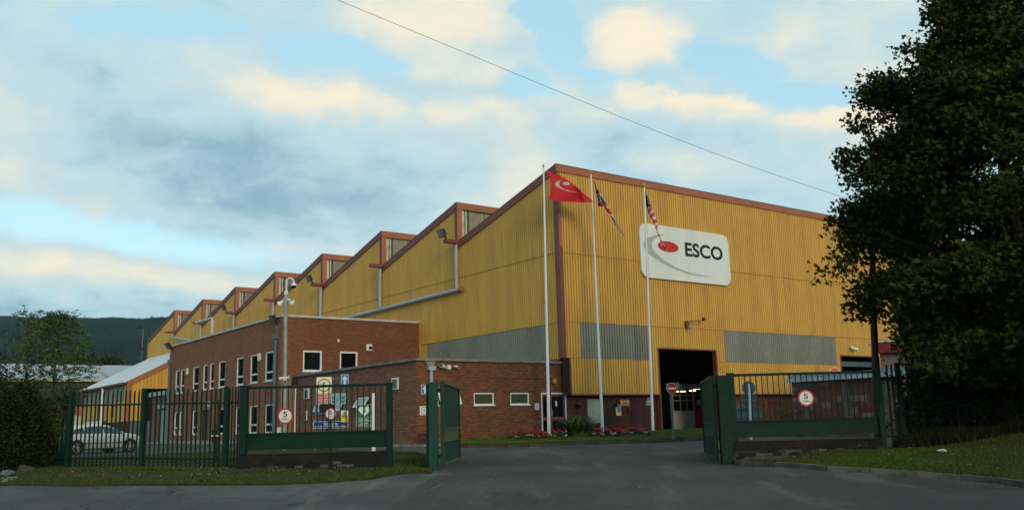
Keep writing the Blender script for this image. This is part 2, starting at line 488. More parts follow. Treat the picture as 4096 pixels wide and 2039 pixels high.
BR_OLD = brick_mat('old_brick', [(.12, .045, .025), (.09, .035, .022), (.15, .055, .03), (.07, .035, .025)], .8, (.04, .022, .015), .5)
BR_DWARF = brick_mat('blackened_brick', [(.0095, .0085, .008), (.013, .0105, .0095), (.008, .0078, .0078), (.017, .013, .011)], .5, (.015, .02, .010))
BR_PALE = brick_mat('whitened_brick', [(.050, .054, .046), (.028, .03, .026), (.075, .08, .068), (.022, .022, .02)], .4, (.03, .035, .02))
BR_PAINT = brick_mat('peeling_red_block', [(.15, .030, .030), (.12, .040, .036), (.13, .03, .03), (.11, .026, .028), (.16, .04, .038), (.14, .032, .035), (.12, .035, .033), (.17, .13, .12), (.13, .035, .034), (.10, .04, .038)], .85, (.26, .24, .22), .56)


# ------------------------------------------------------------------ lettering (flat print on signs)
TXT = {}


def make_texts(strings):
    obs = []
    for s in strings:
        cu = bpy.data.curves.new('lettering', 'FONT'); cu.body = s; cu.size = 1; cu.align_x = 'CENTER'; cu.offset = {'ESCO': .030, 'MPH': 0.}.get(s, .012)
        cu.resolution_u = 4; cu.space_line = .95
        o = bpy.data.objects.new('lettering', cu); COL.objects.link(o); obs.append((s, o))
    dg = bpy.context.evaluated_depsgraph_get()
    for s, o in obs:
        me = bpy.data.meshes.new_from_object(o.evaluated_get(dg))
        co = np.zeros(len(me.vertices) * 3, np.float32); me.vertices.foreach_get('co', co)
        TXT[s] = (co.reshape(-1, 3), [tuple(p.vertices) for p in me.polygons])
        bpy.data.objects.remove(o); bpy.data.meshes.remove(me)


make_texts(['5', 'MPH', 'CAUTION', 'PEDESTRIANS\nCROSSING', 'All drivers and\nvisitors\nmust report to\nreception', 'Deliveries', 'One Way Traffic System in Place',
            'Defibrillator', 'Emergency\nDefibrillator on site', 'DANGER', 'ESCO', 'RECEPTION'])


def lettering(parent, s, x0, x1, z0, z1, m, y=-.004, frame=None):
    """print s inside the box x0..x1, z0..z1 of a face that looks along -y"""
    co, fs = TXT[s]
    lo, hi = co.min(0), co.max(0)
    v = np.zeros_like(co)
    v[:, 0] = x0 + (co[:, 0] - lo[0]) / (hi[0] - lo[0]) * (x1 - x0)
    v[:, 2] = z0 + (co[:, 1] - lo[1]) / (hi[1] - lo[1]) * (z1 - z0)
    v[:, 1] = y
    me = bpy.data.meshes.new('lettering'); me.from_pydata(v.tolist(), [], fs); me.materials.append(m)
    return link('lettering', me, parent)


def disc_pts(cx, cz, rx, rz, n=28, y=0): return [(cx + rx * math.cos(2 * math.pi * i / n), y, cz + rz * math.sin(2 * math.pi * i / n)) for i in range(n)]


def rrect(x0, x1, z0, z1, r, y=0, n=5):
    P = []
    for cx, cz, a0 in ((x1 - r, z1 - r, 0), (x0 + r, z1 - r, 90), (x0 + r, z0 + r, 180), (x1 - r, z0 + r, 270)):
        for i in range(n + 1):
            a = R(a0 + 90 * i / n); P.append((cx + r * math.cos(a), y, cz + r * math.sin(a)))
    return P


def plate(name, pts, m, parent, thick=.02, y=0.):
    """thin plate whose face is at y (looks along -y)"""
    return MB().prism([(p[0], y, p[2]) for p in pts], (0, thick, 0)).build(name, m, parent)


def ring(name, cx, cz, ro, ri, m, parent, y=-.003, n=32, sq=1.):
    b = MB(); t = .002
    for i in range(n):
        a0, a1 = 2 * math.pi * i / n, 2 * math.pi * (i + 1) / n
        q = [(cx + r_ * math.cos(a), y, cz + r_ * math.sin(a) * sq) for r_, a in ((ro, a0), (ro, a1), (ri, a1), (ri, a0))]
        b.prism(q, (0, t, 0))
    return b.build(name, m, parent)


def arrow_pts(cx, z0, z1, w):
    h = z1 - z0; s = w * .22
    return [(cx - s, 0, z0), (cx + s, 0, z0), (cx + s, 0, z0 + h * .58), (cx + w / 2, 0, z0 + h * .50), (cx + w / 2, 0, z0 + h * .66), (cx, 0, z1), (cx - w / 2, 0, z0 + h * .66), (cx - w / 2, 0, z0 + h * .50), (cx - s, 0, z0 + h * .58)]


# ------------------------------------------------------------------ ground, roads, verges
def asphalt_mat(name, a, b_, pale, crack=.5):
    m = bpy.data.materials.new(name); m.use_nodes = True
    nt = m.node_tree; N, L = nt.nodes, nt.links; bs = N['Principled BSDF']
    bs.inputs['Roughness'].default_value = .88; bs.inputs['Specular IOR Level'].default_value = .22
    tc = N.new('ShaderNodeTexCoord').outputs['Object']

    def noise(sc, det=6, ro=.6, st=None):
        v = tc
        if st: mp = N.new('ShaderNodeMapping'); L.new(tc, mp.inputs[0]); mp.inputs[3].default_value = st; mp.inputs[2].default_value = (0, 0, .25); v = mp.outputs[0]
        n = N.new('ShaderNodeTexNoise'); L.new(v, n.inputs['Vector']); n.inputs['Scale'].default_value = sc; n.inputs['Detail'].default_value = det; n.inputs['Roughness'].default_value = ro
        return n
    def rg(v, p, q, c, d):
        n = N.new('ShaderNodeMapRange'); n.interpolation_type = 'SMOOTHSTEP'; L.new(v, n.inputs[0])
        for k, x in enumerate((p, q, c, d)): n.inputs[k + 1].default_value = x
        return n.outputs[0]
    def mx(f, p, q, bl='MIX'):
        n = N.new('ShaderNodeMix'); n.data_type = 'RGBA'; n.blend_type = bl
        for k, v in ((0, f), (6, p), (7, q)):
            if isinstance(v, bpy.types.NodeSocket): L.new(v, n.inputs[k])
            else: n.inputs[k].default_value = v if k == 0 else (*v, 1)
        return n.outputs[2]
    c = mx(rg(noise(.22).outputs['Fac'], .40, .60, 0, 1), a, b_)
    c = mx(rg(noise(.9, 7, .65, (1, .22, 1)).outputs['Fac'], .52, .68, 0, .9), c, pale)          # scuffed wheel tracks along the drive
    c = mx(rg(noise(1.7, 7).outputs['Fac'], .60, .70, 0, .6), c, tuple(q * .55 for q in b_))      # oily stains
    vo = N.new('ShaderNodeTexVoronoi'); vo.feature = 'DISTANCE_TO_EDGE'; vo.inputs['Scale'].default_value = .38
    w = noise(1.1, 5); ad = N.new('ShaderNodeVectorMath'); ad.operation = 'MULTIPLY_ADD'; L.new(w.outputs['Color'], ad.inputs[0]); ad.inputs[1].default_value = (1.4, 1.4, 0); L.new(tc, ad.inputs[2]); L.new(ad.outputs[0], vo.inputs['Vector'])
    cm = N.new('ShaderNodeMath'); cm.operation = 'MULTIPLY'; L.new(rg(vo.outputs['Distance'], .004, .014, 1, 0), cm.inputs[0]); L.new(rg(noise(.35, 3).outputs['Fac'], .48, .58, 0, crack), cm.inputs[1])
    c = mx(cm.outputs[0], c, (.012, .012, .011))
    g = noise(42, 3, .7).outputs['Fac']
    c = mx(1., c, mx(rg(g, .3, .72, 0, 1), (.55,) * 3, (1.5,) * 3), 'MULTIPLY')
    L.new(c, bs.inputs['Base Color'])
    bn = N.new('ShaderNodeBump'); bn.inputs['Strength'].default_value = .5; bn.inputs['Distance'].default_value = .012; L.new(g, bn.inputs['Height']); L.new(bn.outputs[0], bs.inputs['Normal'])
    return m


K['asphalt'] = asphalt_mat('asphalt', (.062, .058, .051), (.045, .0425, .038), (.095, .090, .078))
K['asphalt_old'] = asphalt_mat('worn_asphalt', (.088, .085, .076), (.058, .056, .051), (.125, .12, .105), .8)
K.update(
    soil=mat('grass_ground', (.026, .040, .008), (.044, .038, .016), scale=.8, rough=.95, col3=(.050, .040, .018), fine=.35, spec=.1),
    mulch=mat('bed_soil', (.020, .014, .009), scale=3, rough=.95, fine=.3, spec=.1),
    blade=mat('grass_blade', (.050, .082, .006), (.064, .062, .010), scale=.6, rough=.7, island=.45, spec=.15),
    leaf_dry=mat('dry_leaf', (.26, .17, .06), (.17, .09, .035), scale=5, rough=.8, island=.4, spec=.2),
)


def ground_sheet():
    xs = np.concatenate([[-3300, -2000, -1000, -400, -200, -120], np.arange(-80, 80.1, 1.0), [120, 200, 400, 1000, 2000, 3300]])
    ys = np.concatenate([[-1500, -500, -120, -60, -30], np.arange(-20, 110.1, 1.0), [150, 220, 400, 800, 1600, 2900]])
    X, Y = np.meshgrid(xs, ys)
    Z = gz_arr(X, Y)
    far = np.clip((np.hypot(X, Y) - 90) / 60, 0, 1)
    Z = Z * (1 - far) + 1.0 * far
    nx, ny = len(xs), len(ys)
    v = np.stack([X, Y, Z], -1).reshape(-1, 3)
    idx = np.arange(nx * ny).reshape(ny, nx)
    f = np.stack([idx[:-1, :-1], idx[:-1, 1:], idx[1:, 1:], idx[1:, :-1]], -1).reshape(-1, 4)
    me = bpy.data.meshes.new('ground'); me.from_pydata(v.tolist(), [], f.tolist()); me.materials.append(K['asphalt_old'])
    me.polygons.foreach_set('use_smooth', [True] * len(me.polygons))
    return struct(link('ground', me))


ground_sheet()


def inside(px, py, poly):
    poly = np.asarray(poly); x, y = np.asarray(px), np.asarray(py)
    r = np.zeros(x.shape, bool); j = len(poly) - 1
    for i in range(len(poly)):
        xi, yi, xj, yj = *poly[i], *poly[j]
        r ^= ((yi > y) != (yj > y)) & (x < (xj - xi) * (y - yi) / (yj - yi + 1e-12) + xi)
        j = i
    return r


def smooth_loop(pts, step=.4):
    out = []
    n = len(pts)
    for i in range(n):
        a, b = np.array(pts[i]), np.array(pts[(i + 1) % n])
        k = max(1, int(np.linalg.norm(b - a) / step))
        out += [tuple(a + (b - a) * t / k) for t in range(k)]
    return out


def patch(name, poly, dz, m, step=.7, mound=0., skirt=.12):
    """a sheet of ground cover over the terrain inside an outline (world x, y)"""
    lp = smooth_loop([(p[0], p[1]) for p in poly], step)
    A = np.array(lp)
    gx, gy = np.meshgrid(np.arange(A[:, 0].min(), A[:, 0].max(), step), np.arange(A[:, 1].min(), A[:, 1].max(), step))
    gx, gy = gx.ravel() + .013, gy.ravel() + .017
    k = inside(gx, gy, A); gx, gy = gx[k], gy[k]
    # keep interior points clear of the edge
    if len(gx):
        d = np.min((gx[:, None] - A[None, :, 0]) ** 2 + (gy[:, None] - A[None, :, 1]) ** 2, 1)
        gx, gy = gx[d > (.4 * step) ** 2], gy[d > (.4 * step) ** 2]
    n = len(lp)
    vs = [Vector(p) for p in lp] + [Vector((a, b)) for a, b in zip(gx, gy)]
    res = delaunay_2d_cdt(vs, [], [list(range(n))], 1, 1e-5)
    v2 = np.array([tuple(v) for v in res[0]])
    z = gz_arr(v2[:, 0], v2[:, 1]) + dz
    if mound:
        d = np.sqrt(np.min((v2[:, 0:1] - A[None, :, 0]) ** 2 + (v2[:, 1:2] - A[None, :, 1]) ** 2, 1))
        z += mound * np.clip(d / 1.2, 0, 1)
    V = [(a, b, c) for (a, b), c in zip(v2, z)]
    F = [tuple(f) for f in res[2]]
    if skirt:
        e = {}
        for f in F:
            for i in range(len(f)):
                a, b = f[i], f[(i + 1) % len(f)]; e[(a, b)] = 1
        low = {}
        for a, b in list(e):
            if (b, a) not in e:
                for q in (a, b):
                    if q not in low: low[q] = len(V); V.append((V[q][0], V[q][1], V[q][2] - skirt))
                F.append((b, a, low[a], low[b]))
    me = bpy.data.meshes.new(name); me.from_pydata(V, [], F); me.materials.append(m)
    return struct(link(name, me))


def gp(lst): return [G(*p).xy for p in lst]


# driveway of newer, darker asphalt from the street through the gate into the yard
W2 = lambda X, Y: toW((X, Y, 0)).xy
drive = gp([(1757, 1893), (1700, 1925), (1640, 1960), (1590, 2000), (1560, 2034)]) + [(-1.6, 13), (-1.2, 9), (30, 9), (30, 16)] + gp([(4090, 1950), (3806, 1918), (3303, 1885), (3001, 1867), (2912, 1852), (2870, 1838), (2830, 1820)])
drive += [W2(9, -6), W2(9, -3.6)]
drive += gp([(2650, 1770), (2400, 1778), (2100, 1790), (1825, 1795), (1700, 1800), (1500, 1795)]) + [W2(-10.5, 14), W2(-10.5, 34), W2(-22, 34), (-28, 40)] + gp([(300, 1834), (500, 1825), (700, 1818), (1000, 1803), (1300, 1800), (1600, 1812), (1715, 1824)])
patch('road', drive, .006, K['asphalt'], 1.0, skirt=.03)
verge_left = gp([(70, 1941), (264, 1943), (528, 1941), (858, 1940), (1122, 1938), (1320, 1930), (1485, 1917), (1560, 1902), (1640, 1893), (1722, 1893), (1732, 1880), (1728, 1824), (1600, 1811), (1300, 1799), (1000, 1802), (700, 1817), (500, 1824), (300, 1833), (0, 1852), (-150, 1880), (-150, 1945)])
def worn_line(px, w, name='worn_marking'):
    q = [G(*p) for p in px]; b = MB()
    for u, v in zip(q, q[1:]):
        d = (v - u).xy.normalized(); n_ = Vector((-d.y, d.x, 0)) * w / 2; up3 = Vector((0, 0, .014)); b.quad(u - n_ + up3, u + n_ + up3, v + n_ + up3, v - n_ + up3)
    m = mat('worn_paint', (.17, .165, .15), (.10, .097, .09), scale=6, rough=.9)
    nt = m.node_tree; n = nt.nodes.new('ShaderNodeTexNoise'); n.inputs['Scale'].default_value = 5; n.inputs['Detail'].default_value = 8; n.inputs['Roughness'].default_value = .75
    r = nt.nodes.new('ShaderNodeMapRange'); r.inputs[1].default_value = .52; r.inputs[2].default_value = .62; t = nt.nodes.new('ShaderNodeTexCoord')
    nt.links.new(t.outputs['Object'], n.inputs['Vector']); nt.links.new(n.outputs['Fac'], r.inputs[0]); nt.links.new(r.outputs[0], nt.nodes['Principled BSDF'].inputs['Alpha'])
    struct(b.build(name, m))
worn_line([(1800, 1930), (1740, 1950), (1700, 1970), (1670, 2000), (1660, 2036)], .11)
worn_line([(1860, 1925), (1790, 1960), (1750, 1990), (1735, 2036)], .09)
worn_line([(2075, 1952), (2120, 1968), (2200, 1998), (2300, 2034)], .12)
worn_line([(2560, 1876), (2760, 1872)], .10)
patch('grass_verge', verge_left, .035, K['soil'], .6, .04)
verge_right = gp([(2917, 1847), (3001, 1861), (3303, 1879), (3605, 1897), (3806, 1912), (3957, 1923), (4096, 1942), (4400, 1975)]) + [(17, 25.5), (9.9, 25.6), (5.75, 25.2)]
patch('lawn', verge_right, .09, K['soil'], .6, .02, .16)
island = gp([(1822, 1788), (2100, 1784), (2400, 1772), (2650, 1765), (2815, 1759), (2950, 1752), (2960, 1740)]) + [W2(13, -1.2), W2(11.4, -.9), W2(6.5, -.9), W2(2, -.6), W2(-1, -.6), W2(-1.4, -.6), W2(-1.5, .15), W2(-5.4, .15), W2(-6.4, -.1)]
patch('grass_island', island, .10, K['soil'], .5, .05, .16)
path = [W2(-8.3, -1.2), W2(-8.9, 13.5), W2(-9.7, 13.7), W2(-9.7, 42), W2(-9.0, 42), W2(-9.0, 14), W2(-8.2, 13.8), W2(-8.2, .25), W2(-6.5, .25), W2(-6.6, -1.2)]
patch('pavement', path, .09, K['concrete'], .6, 0, .14)
patch('doorstep_slab', [W2(-1.5, -.65), W2(6.5, -.95), W2(12.5, -1.0), W2(12.5, .35), W2(-1.5, .35)], .055, K['concrete'], .6, 0, .12)
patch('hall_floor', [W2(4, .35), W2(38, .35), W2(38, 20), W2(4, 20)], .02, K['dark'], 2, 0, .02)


def kerbs(pts, dz, m):
    """a row of kerb stones along an outline, one object per stone"""
    root = None; mesh = {}
    A = [Vector((p[0], p[1])) for p in pts]
    L_ = [0]
    for a, b in zip(A, A[1:]): L_.append(L_[-1] + (b - a).length)

    def pos(s):
        for i in range(len(A) - 1):
            if s <= L_[i + 1] or i == len(A) - 2:
                t = (s - L_[i]) / (L_[i + 1] - L_[i] + 1e-9); return A[i] + (A[i + 1] - A[i]) * t
    root = bpy.data.objects.new('kerb', None); COL.objects.link(root); root.location = onground(A[0])
    root['kind'] = 'structure'
    me = None; s = 0; n = 0
    while s + .9 < L_[-1] and n < 60:
        a, b = pos(s), pos(s + .9); d = b - a; c = (a + b) / 2
        if me is None:
            q = MB().box(-.445, .445, -.065, .065, -.15, .115)
            o = q.build('kerb_stone', m, root); me = o.data
        else:
            o = link('kerb_stone', me, root)
        za, zb = gz(a.x, a.y), gz(b.x, b.y)
        o.location = Vector((c.x, c.y, (za + zb) / 2 + dz + random.uniform(-.006, .006))) - root.location
        o.rotation_euler = (random.uniform(-.02, .02), -math.atan2(zb - za, .9), math.atan2(d.y, d.x) + random.uniform(-.01, .01))
        s += .9; n += 1


kerbs(gp([(2912, 1848), (3001, 1864), (3303, 1882), (3605, 1900), (3806, 1915), (3957, 1927), (4096, 1946), (4300, 1975)]), 0, K['kerb'])
kerbs(gp([(1700, 1796), (1822, 1791), (2100, 1787), (2400, 1775), (2650, 1768), (2815, 1762), (2950, 1755)]), -.005, mat('dark_kerb', (.055, .052, .045), (.025, .025, .022), scale=2, rough=.9, island=.3))


# grass blades: one mesh per verge
def blades(name, poly, n, h, base, keep=None):
    A = np.array([tuple(p) for p in poly])
    lo, hi = A.min(0), A.max(0)
    hi = np.minimum(hi, [18, 50]); lo = np.maximum(lo, [-22, 14])
    P = rng.uniform(lo, hi, (n * 6, 2)); P = P[inside(P[:, 0], P[:, 1], A)]
    if keep: P = P[keep(P)]
    P = P[:n]
    n = len(P)
    z = gz_arr(P[:, 0], P[:, 1]) + base
    a = rng.uniform(0, 6.28, n); w = rng.uniform(.008, .020, n); hh = h * rng.uniform(.4, 1.3, n) * (1 + .5 * np.sin(P[:, 0] * 2.1) * np.sin(P[:, 1] * 1.7)); ln = rng.uniform(.1, .9, n) * hh; b = rng.uniform(0, 6.28, n)
    dx, dy = np.cos(a) * w, np.sin(a) * w
    v = np.zeros((n, 3, 3))
    v[:, 0] = np.stack([P[:, 0] - dx, P[:, 1] - dy, z], 1); v[:, 1] = np.stack([P[:, 0] + dx, P[:, 1] + dy, z], 1)
    v[:, 2] = np.stack([P[:, 0] + np.cos(b) * ln, P[:, 1] + np.sin(b) * ln, z + hh], 1)
    return stuff(big_mesh(name, v.reshape(-1, 3), 3, K['blade']))


tag(blades('grass', verge_left, 110000, .042, .05), 'short rough grass on the verge in front of the green palisade fence', 'grass')
tag(blades('grass', verge_right, 80000, .04, .10), 'mown grass on the lawn in front of the right-hand wall', 'grass').data.materials[0] = mat('lawn_blade', (.050, .086, .009), (.064, .060, .016), scale=.55, rough=.7, island=.45, spec=.12)
tag(blades('grass', island, 55000, .04, .13), 'short grass on the island below the flagpoles', 'grass').data.materials[0] = mat('island_blade', (.075, .125, .014), (.085, .10, .018), scale=.8, rough=.7, island=.4, spec=.12)
# weeds and longer grass along fence feet
wl = [(-13, 24.6), (-9, 24.75), (-7.7, 24.75), (-7.7, 25.2), (-13, 25.2)]
tag(blades('weeds', wl, 2600, .09, .05), 'longer weeds growing along the foot of the left palisade fence', 'weeds')
wr = [(10.3, 24.8), (12, 24.0), (17, 23.2), (17, 25.5), (10.3, 25.5)]
tag(blades('dry_grass', wr, 16000, .30, .12), 'long dry grass under the dark tree on the right', 'grass')
bpy.data.objects['dry_grass'].data.materials[0] = mat('dead_grass', (.035, .032, .014), (.028, .034, .010), scale=1, island=.5, rough=.8, spec=.1)


def litter(name, poly, n, size, m, base, keep=None):
    A = np.array([tuple(p) for p in poly]); lo, hi = A.min(0), A.max(0)
    P = rng.uniform(lo, hi, (n * 8, 2)); P = P[inside(P[:, 0], P[:, 1], A)]
    if keep is not None: P = P[keep(P)]
    P = P[:n]; n = len(P)
    z = gz_arr(P[:, 0], P[:, 1]) + base
    a = rng.uniform(0, 6.28, n); s = size * rng.uniform(.5, 1.4, n)
    t = rng.normal(0, .35, (n, 2))
    v = np.zeros((n, 5, 3))
    for i, (u, w) in enumerate(((-1, 0), (-.2, -.55), (.9, -.1), (.35, .55), (-.4, .5))):
        x, y = np.cos(a) * u * s - np.sin(a) * w * s, np.sin(a) * u * s + np.cos(a) * w * s
        v[:, i] = np.stack([P[:, 0] + x, P[:, 1] + y, z + .01 + np.abs(x * t[:, 0] + y * t[:, 1])], 1)
    return stuff(big_mesh(name, v.reshape(-1, 3), 5, m))


tag(litter('fallen_leaves', gp([(90, 1925), (950, 1928), (1500, 1905), (1700, 1888), (1560, 1885), (960, 1886), (300, 1872)]), 420, .05, K['leaf_dry'], .10), 'scattered tan leaves fallen on the left grass verge', 'leaves')
tag(litter('fallen_leaves', verge_right, 260, .045, K['leaf_dry'], .20), 'scattered tan leaves fallen on the right lawn', 'leaves')
K['grit'] = mat('grit', (.16, .145, .12), (.09, .085, .07), scale=9, rough=.9, island=.4)
for kp, lb in ((gp([(2912, 1852), (3303, 1886), (3606, 1905), (3957, 1932), (4200, 1965), (4150, 1975), (3930, 1945), (3590, 1917), (3290, 1896), (2905, 1860)]), 'grit and small stones washed along the right kerb'), (gp([(80, 1945), (860, 1943), (1320, 1933), (1560, 1906), (1735, 1896), (1760, 1905), (1570, 1918), (1325, 1945), (860, 1954), (80, 1957)]), 'grit and small stones along the left verge edge')):
    tag(litter('grit', kp, 900, .016, K['grit'], .006), lb, 'grit')
tag(litter('fallen_leaves', gp([(1560, 1900), (1740, 1890), (2900, 1900), (4000, 1960), (2500, 2030), (1500, 2030)]), 60, .035, K['leaf_dry'], .012), 'few pale leaves lying on the dark asphalt', 'leaves')


# ------------------------------------------------------------------ wall tools (building coordinates: X along the front, Y along the side, Z up)
class Plane:
    """'Y': wall facing -Y at Y=c, u = X.  'X': wall facing -X at X=c, u = Y."""
    def __init__(s, kind, c): s.k, s.c = kind, c
    def pt(s, u, v, d=0.): return (u, s.c - d, v) if s.k == 'Y' else (s.c - d, u, v)
    def px(s, px, py): p = fY(px, py, s.c) if s.k == 'Y' else fX(px, py, s.c); return (p.x if s.k == 'Y' else p.y), p.z

    def box(s, mb, u0, u1, v0, v1, d0, d1):
        if s.k == 'Y': return mb.box(u0, u1, s.c - d1, s.c - d0, v0, v1)
        return mb.box(s.c - d1, s.c - d0, u0, u1, v0, v1)


def bthing(name, label, cat, X, Y, Z, group=None):
    """an Empty standing in the building grid; returns it and the offset its parts subtract"""
    o = thing(name, label, cat, toW((X, Y, Z)), AZ, group)
    return o, (X, Y, Z)


def cut(u0, u1, holes):
    seg = [(u0, u1)]
    for a, b in holes:
        n = []
        for p, q in seg:
            if b <= p or a >= q: n.append((p, q)); continue
            if a > p: n.append((p, a))
            if b < q: n.append((b, q))
        seg = n
    return seg


def holed_wall(mb, pl, u0, u1, v0, v1, holes, d=0., depth=.12):
    us = sorted({u0, u1, *[h[0] for h in holes], *[h[1] for h in holes]}); vs = sorted({v0, v1, *[h[2] for h in holes], *[h[3] for h in holes]})
    for a, b in zip(us, us[1:]):
        for c, e in zip(vs, vs[1:]):
            if a < u0 - 1e-6 or b > u1 + 1e-6 or c < v0 - 1e-6 or e > v1 + 1e-6: continue
            mu, mv = (a + b) / 2, (c + e) / 2
            if any(h[0] < mu < h[1] and h[2] < mv < h[3] for h in holes): continue
            mb.quad(pl.pt(a, c, d), pl.pt(b, c, d), pl.pt(b, e, d), pl.pt(a, e, d))
    for a, b, c, e in holes:
        a, b, c, e = max(a, u0), min(b, u1), max(c, v0), min(e, v1)
        for p, q in (((a, c), (a, e)), ((b, e), (b, c)), ((a, e), (b, e)), ((b, c), (a, c))):
            mb.quad(pl.pt(*p, d), pl.pt(*q, d), pl.pt(*q, d - depth), pl.pt(*p, d - depth))


def brickwork(parent, off, pl, u0, u1, v0, v1, holes, m, single=0, L_=.225, H=.075, j=.010, proud=.009, name='brick', seed=1, near=None, pale=None):
    """real bricks standing proud of the mortar: the nearest `single` ones are objects, the others one joined part"""
    r_ = random.Random(seed); rows = int((v1 - v0) / H + .5); full = []; rest = []
    for i in range(rows):
        z = v0 + i * H; z1 = min(z + H - j, v1)
        hs = [(h[0], h[1]) for h in holes if h[2] < z1 - .02 and h[3] > z + .02]
        u = u0 - (L_ / 2 if i % 2 else 0)
        while u < u1:
            a, b = max(u, u0), min(u + L_ - j, u1)
            for p, q in cut(a, b, hs):
                if q - p < .03: continue
                (full if q - p > L_ - j - .004 and z1 - z > H - j - .004 else rest).append((p, q, z, z1))
            u += L_
    if single:
        nearp = near or OB
        full.sort(key=lambda t: (Vector(pl.pt(t[0], t[2])) - nearp).length)
        ones, rest = full[:single], rest + full[single:]
        b0 = MB(); w, h, t = L_ - j, H - j, proud + .03
        Plane(pl.k, 0).box(b0, 0, w, 0, h, -.03, proud)
        me = None
        for p, q, z, z1 in ones:
            if me is None:
                o = b0.build(name, m, parent); me = o.data
            else: o = link(name, me, parent)
            o.location = Vector(pl.pt(p, z, r_.uniform(-.003, .003))) - Vector(off)
    else: rest += full
    if rest:
        V = np.zeros((len(rest), 8, 3))
        for n_, (p, q, z, z1) in enumerate(rest):
            d = proud + r_.uniform(-.003, .003)
            V[n_] = [pl.pt(p, z, -.005), pl.pt(q, z, -.005), pl.pt(q, z1, -.005), pl.pt(p, z1, -.005), pl.pt(p, z, d), pl.pt(q, z, d), pl.pt(q, z1, d), pl.pt(p, z1, d)]
        V -= np.array(off)
        F = np.array([(4, 5, 6, 7), (0, 1, 5, 4), (1, 2, 6, 5), (2, 3, 7, 6), (3, 0, 4, 7)])
        Fa = (np.arange(len(rest))[:, None, None] * 8 + F[None]).reshape(-1, 4)
        me = bpy.data.meshes.new('brickwork')
        me.vertices.add(len(rest) * 8); me.vertices.foreach_set('co', V.astype(np.float32).ravel())
        me.loops.add(Fa.size); me.loops.foreach_set('vertex_index', Fa.astype(np.int32).ravel())
        me.polygons.add(len(Fa)); me.polygons.foreach_set('loop_start', np.arange(len(Fa), dtype=np.int32) * 4)
        me.update(calc_edges=True); me.materials.append(m)
        stuff(link('brickwork', me, parent))


def clad(mb, pl, u0, u1, vb, vt, d0=0., pitch=.178, groove=.058, depth=.062):
    """ribbed metal sheeting; vb/vt: numbers or functions of u (the ribs share one grid so bands line up)"""
    fb = vb if callable(vb) else (lambda u: vb); ft = vt if callable(vt) else (lambda u: vt)
    prof = [(0, 0), (pitch - groove, 0), (pitch - groove * .72, -depth), (pitch - groove * .28, -depth)]
    pts = []; i = math.floor(u0 / pitch) - 1
    while i * pitch < u1 + pitch:
        for du, dd in prof: pts.append((i * pitch + du, dd))
        i += 1
    out = [];
    for (a, da), (b, db) in zip(pts, pts[1:]):
        if b <= u0 or a >= u1: continue
        a2, b2 = max(a, u0), min(b, u1)
        ia = da + (db - da) * (a2 - a) / (b - a); ib = da + (db - da) * (b2 - a) / (b - a)
        if not out: out.append((a2, ia))
        out.append((b2, ib))
    n = len(out); vs = []
    for u, d in out: vs += [pl.pt(u, fb(u), d0 + d), pl.pt(u, ft(u), d0 + d)]
    mb.add(vs, [(2 * i_, 2 * i_ + 2, 2 * i_ + 3, 2 * i_ + 1) for i_ in range(n - 1)])


def window(root, off, pl, u0, u1, v0, v1, transom=None, fw=.07, rec=.05, sill=True, gm='glass', tilt=0.):
    """white framed window: frame mesh > pane(s); tilt opens it as a top-hung sash"""
    b = MB(); d0, d1 = -.10, -rec + .03
    for q in ((u0, u0 + fw, v0, v1), (u1 - fw, u1, v0, v1), (u0 + fw, u1 - fw, v0, v0 + fw), (u0 + fw, u1 - fw, v1 - fw, v1)): pl.box(b, *q, d0, d1)
    if transom: pl.box(b, u0 + fw, u1 - fw, transom - fw * .6, transom + fw * .6, d0, d1 + .004)
    if sill: pl.box(b, u0 - .05, u1 + .05, v0 - .045, v0, -.10, .05)
    f = b.build('window', K['upvc'], root, off)
    spans = [(v0 + fw, v1 - fw)] if not transom else [(v0 + fw, transom - fw * .6), (transom + fw * .6, v1 - fw)]
    for a, c in spans:
        p = MB(); pl.box(p, u0 + fw, u1 - fw, a, c, -.085, -.07); p.build('pane', K[gm], f, off)
    if tilt:
        s = MB(); h = v1 - v0; w = .055
        def pt(u, v, e=0.):                       # sash hinged at its head
            k = v1 - v; return pl.pt(u, v1 - k * math.cos(tilt), .01 + k * math.sin(tilt) + e)
        for a, c, e, g in ((u0, u0 + w, v0, v1), (u1 - w, u1, v0, v1), (u0 + w, u1 - w, v0, v0 + w), (u0 + w, u1 - w, v1 - w, v1)):
            s.add([pt(a, e), pt(c, e), pt(c, g), pt(a, g), pt(a, e, .04), pt(c, e, .04), pt(c, g, .04), pt(a, g, .04)],
                  [(0, 3, 2, 1), (4, 5, 6, 7), (0, 1, 5, 4), (1, 2, 6, 5), (2, 3, 7, 6), (3, 0, 4, 7)])
        s.build('sash', K['upvc'], f, off)
        s = MB(); s.quad(pt(u0 + w, v0 + w, .02), pt(u1 - w, v0 + w, .02), pt(u1 - w, v1 - w, .02), pt(u0 + w, v1 - w, .02)); s.build('sash_pane', K['glass_pale'], f, off)
    return f


def pipe(root, off, path, r, m, name='downpipe', collars=(), n=12):
    b = MB().tube(path, r, n)
    for c in collars:
        c = Vector(c); b.tube([c, c + Vector((0, 0, .06))], r * 1.22, n)
    return b.build(name, K[m], root, off, smooth=True)


# ------------------------------------------------------------------ the yellow sawtooth factory
PF, PS = Plane('Y', 0.), Plane('X', 0.)
YK = [0, 9.33, 18.65, 27.98, 37.3, 46.7, 56.05, 65.5, 75.9]
XEND = 42.
hall, ho = bthing('factory_hall', 'long yellow ribbed metal factory with a stepped sawtooth roof and red brown trim', 'factory', 0, 0, .8)


def hp(name, m): return lambda mb, **k: mb.build(name, K[m] if isinstance(m, str) else m, hall, ho, **k)


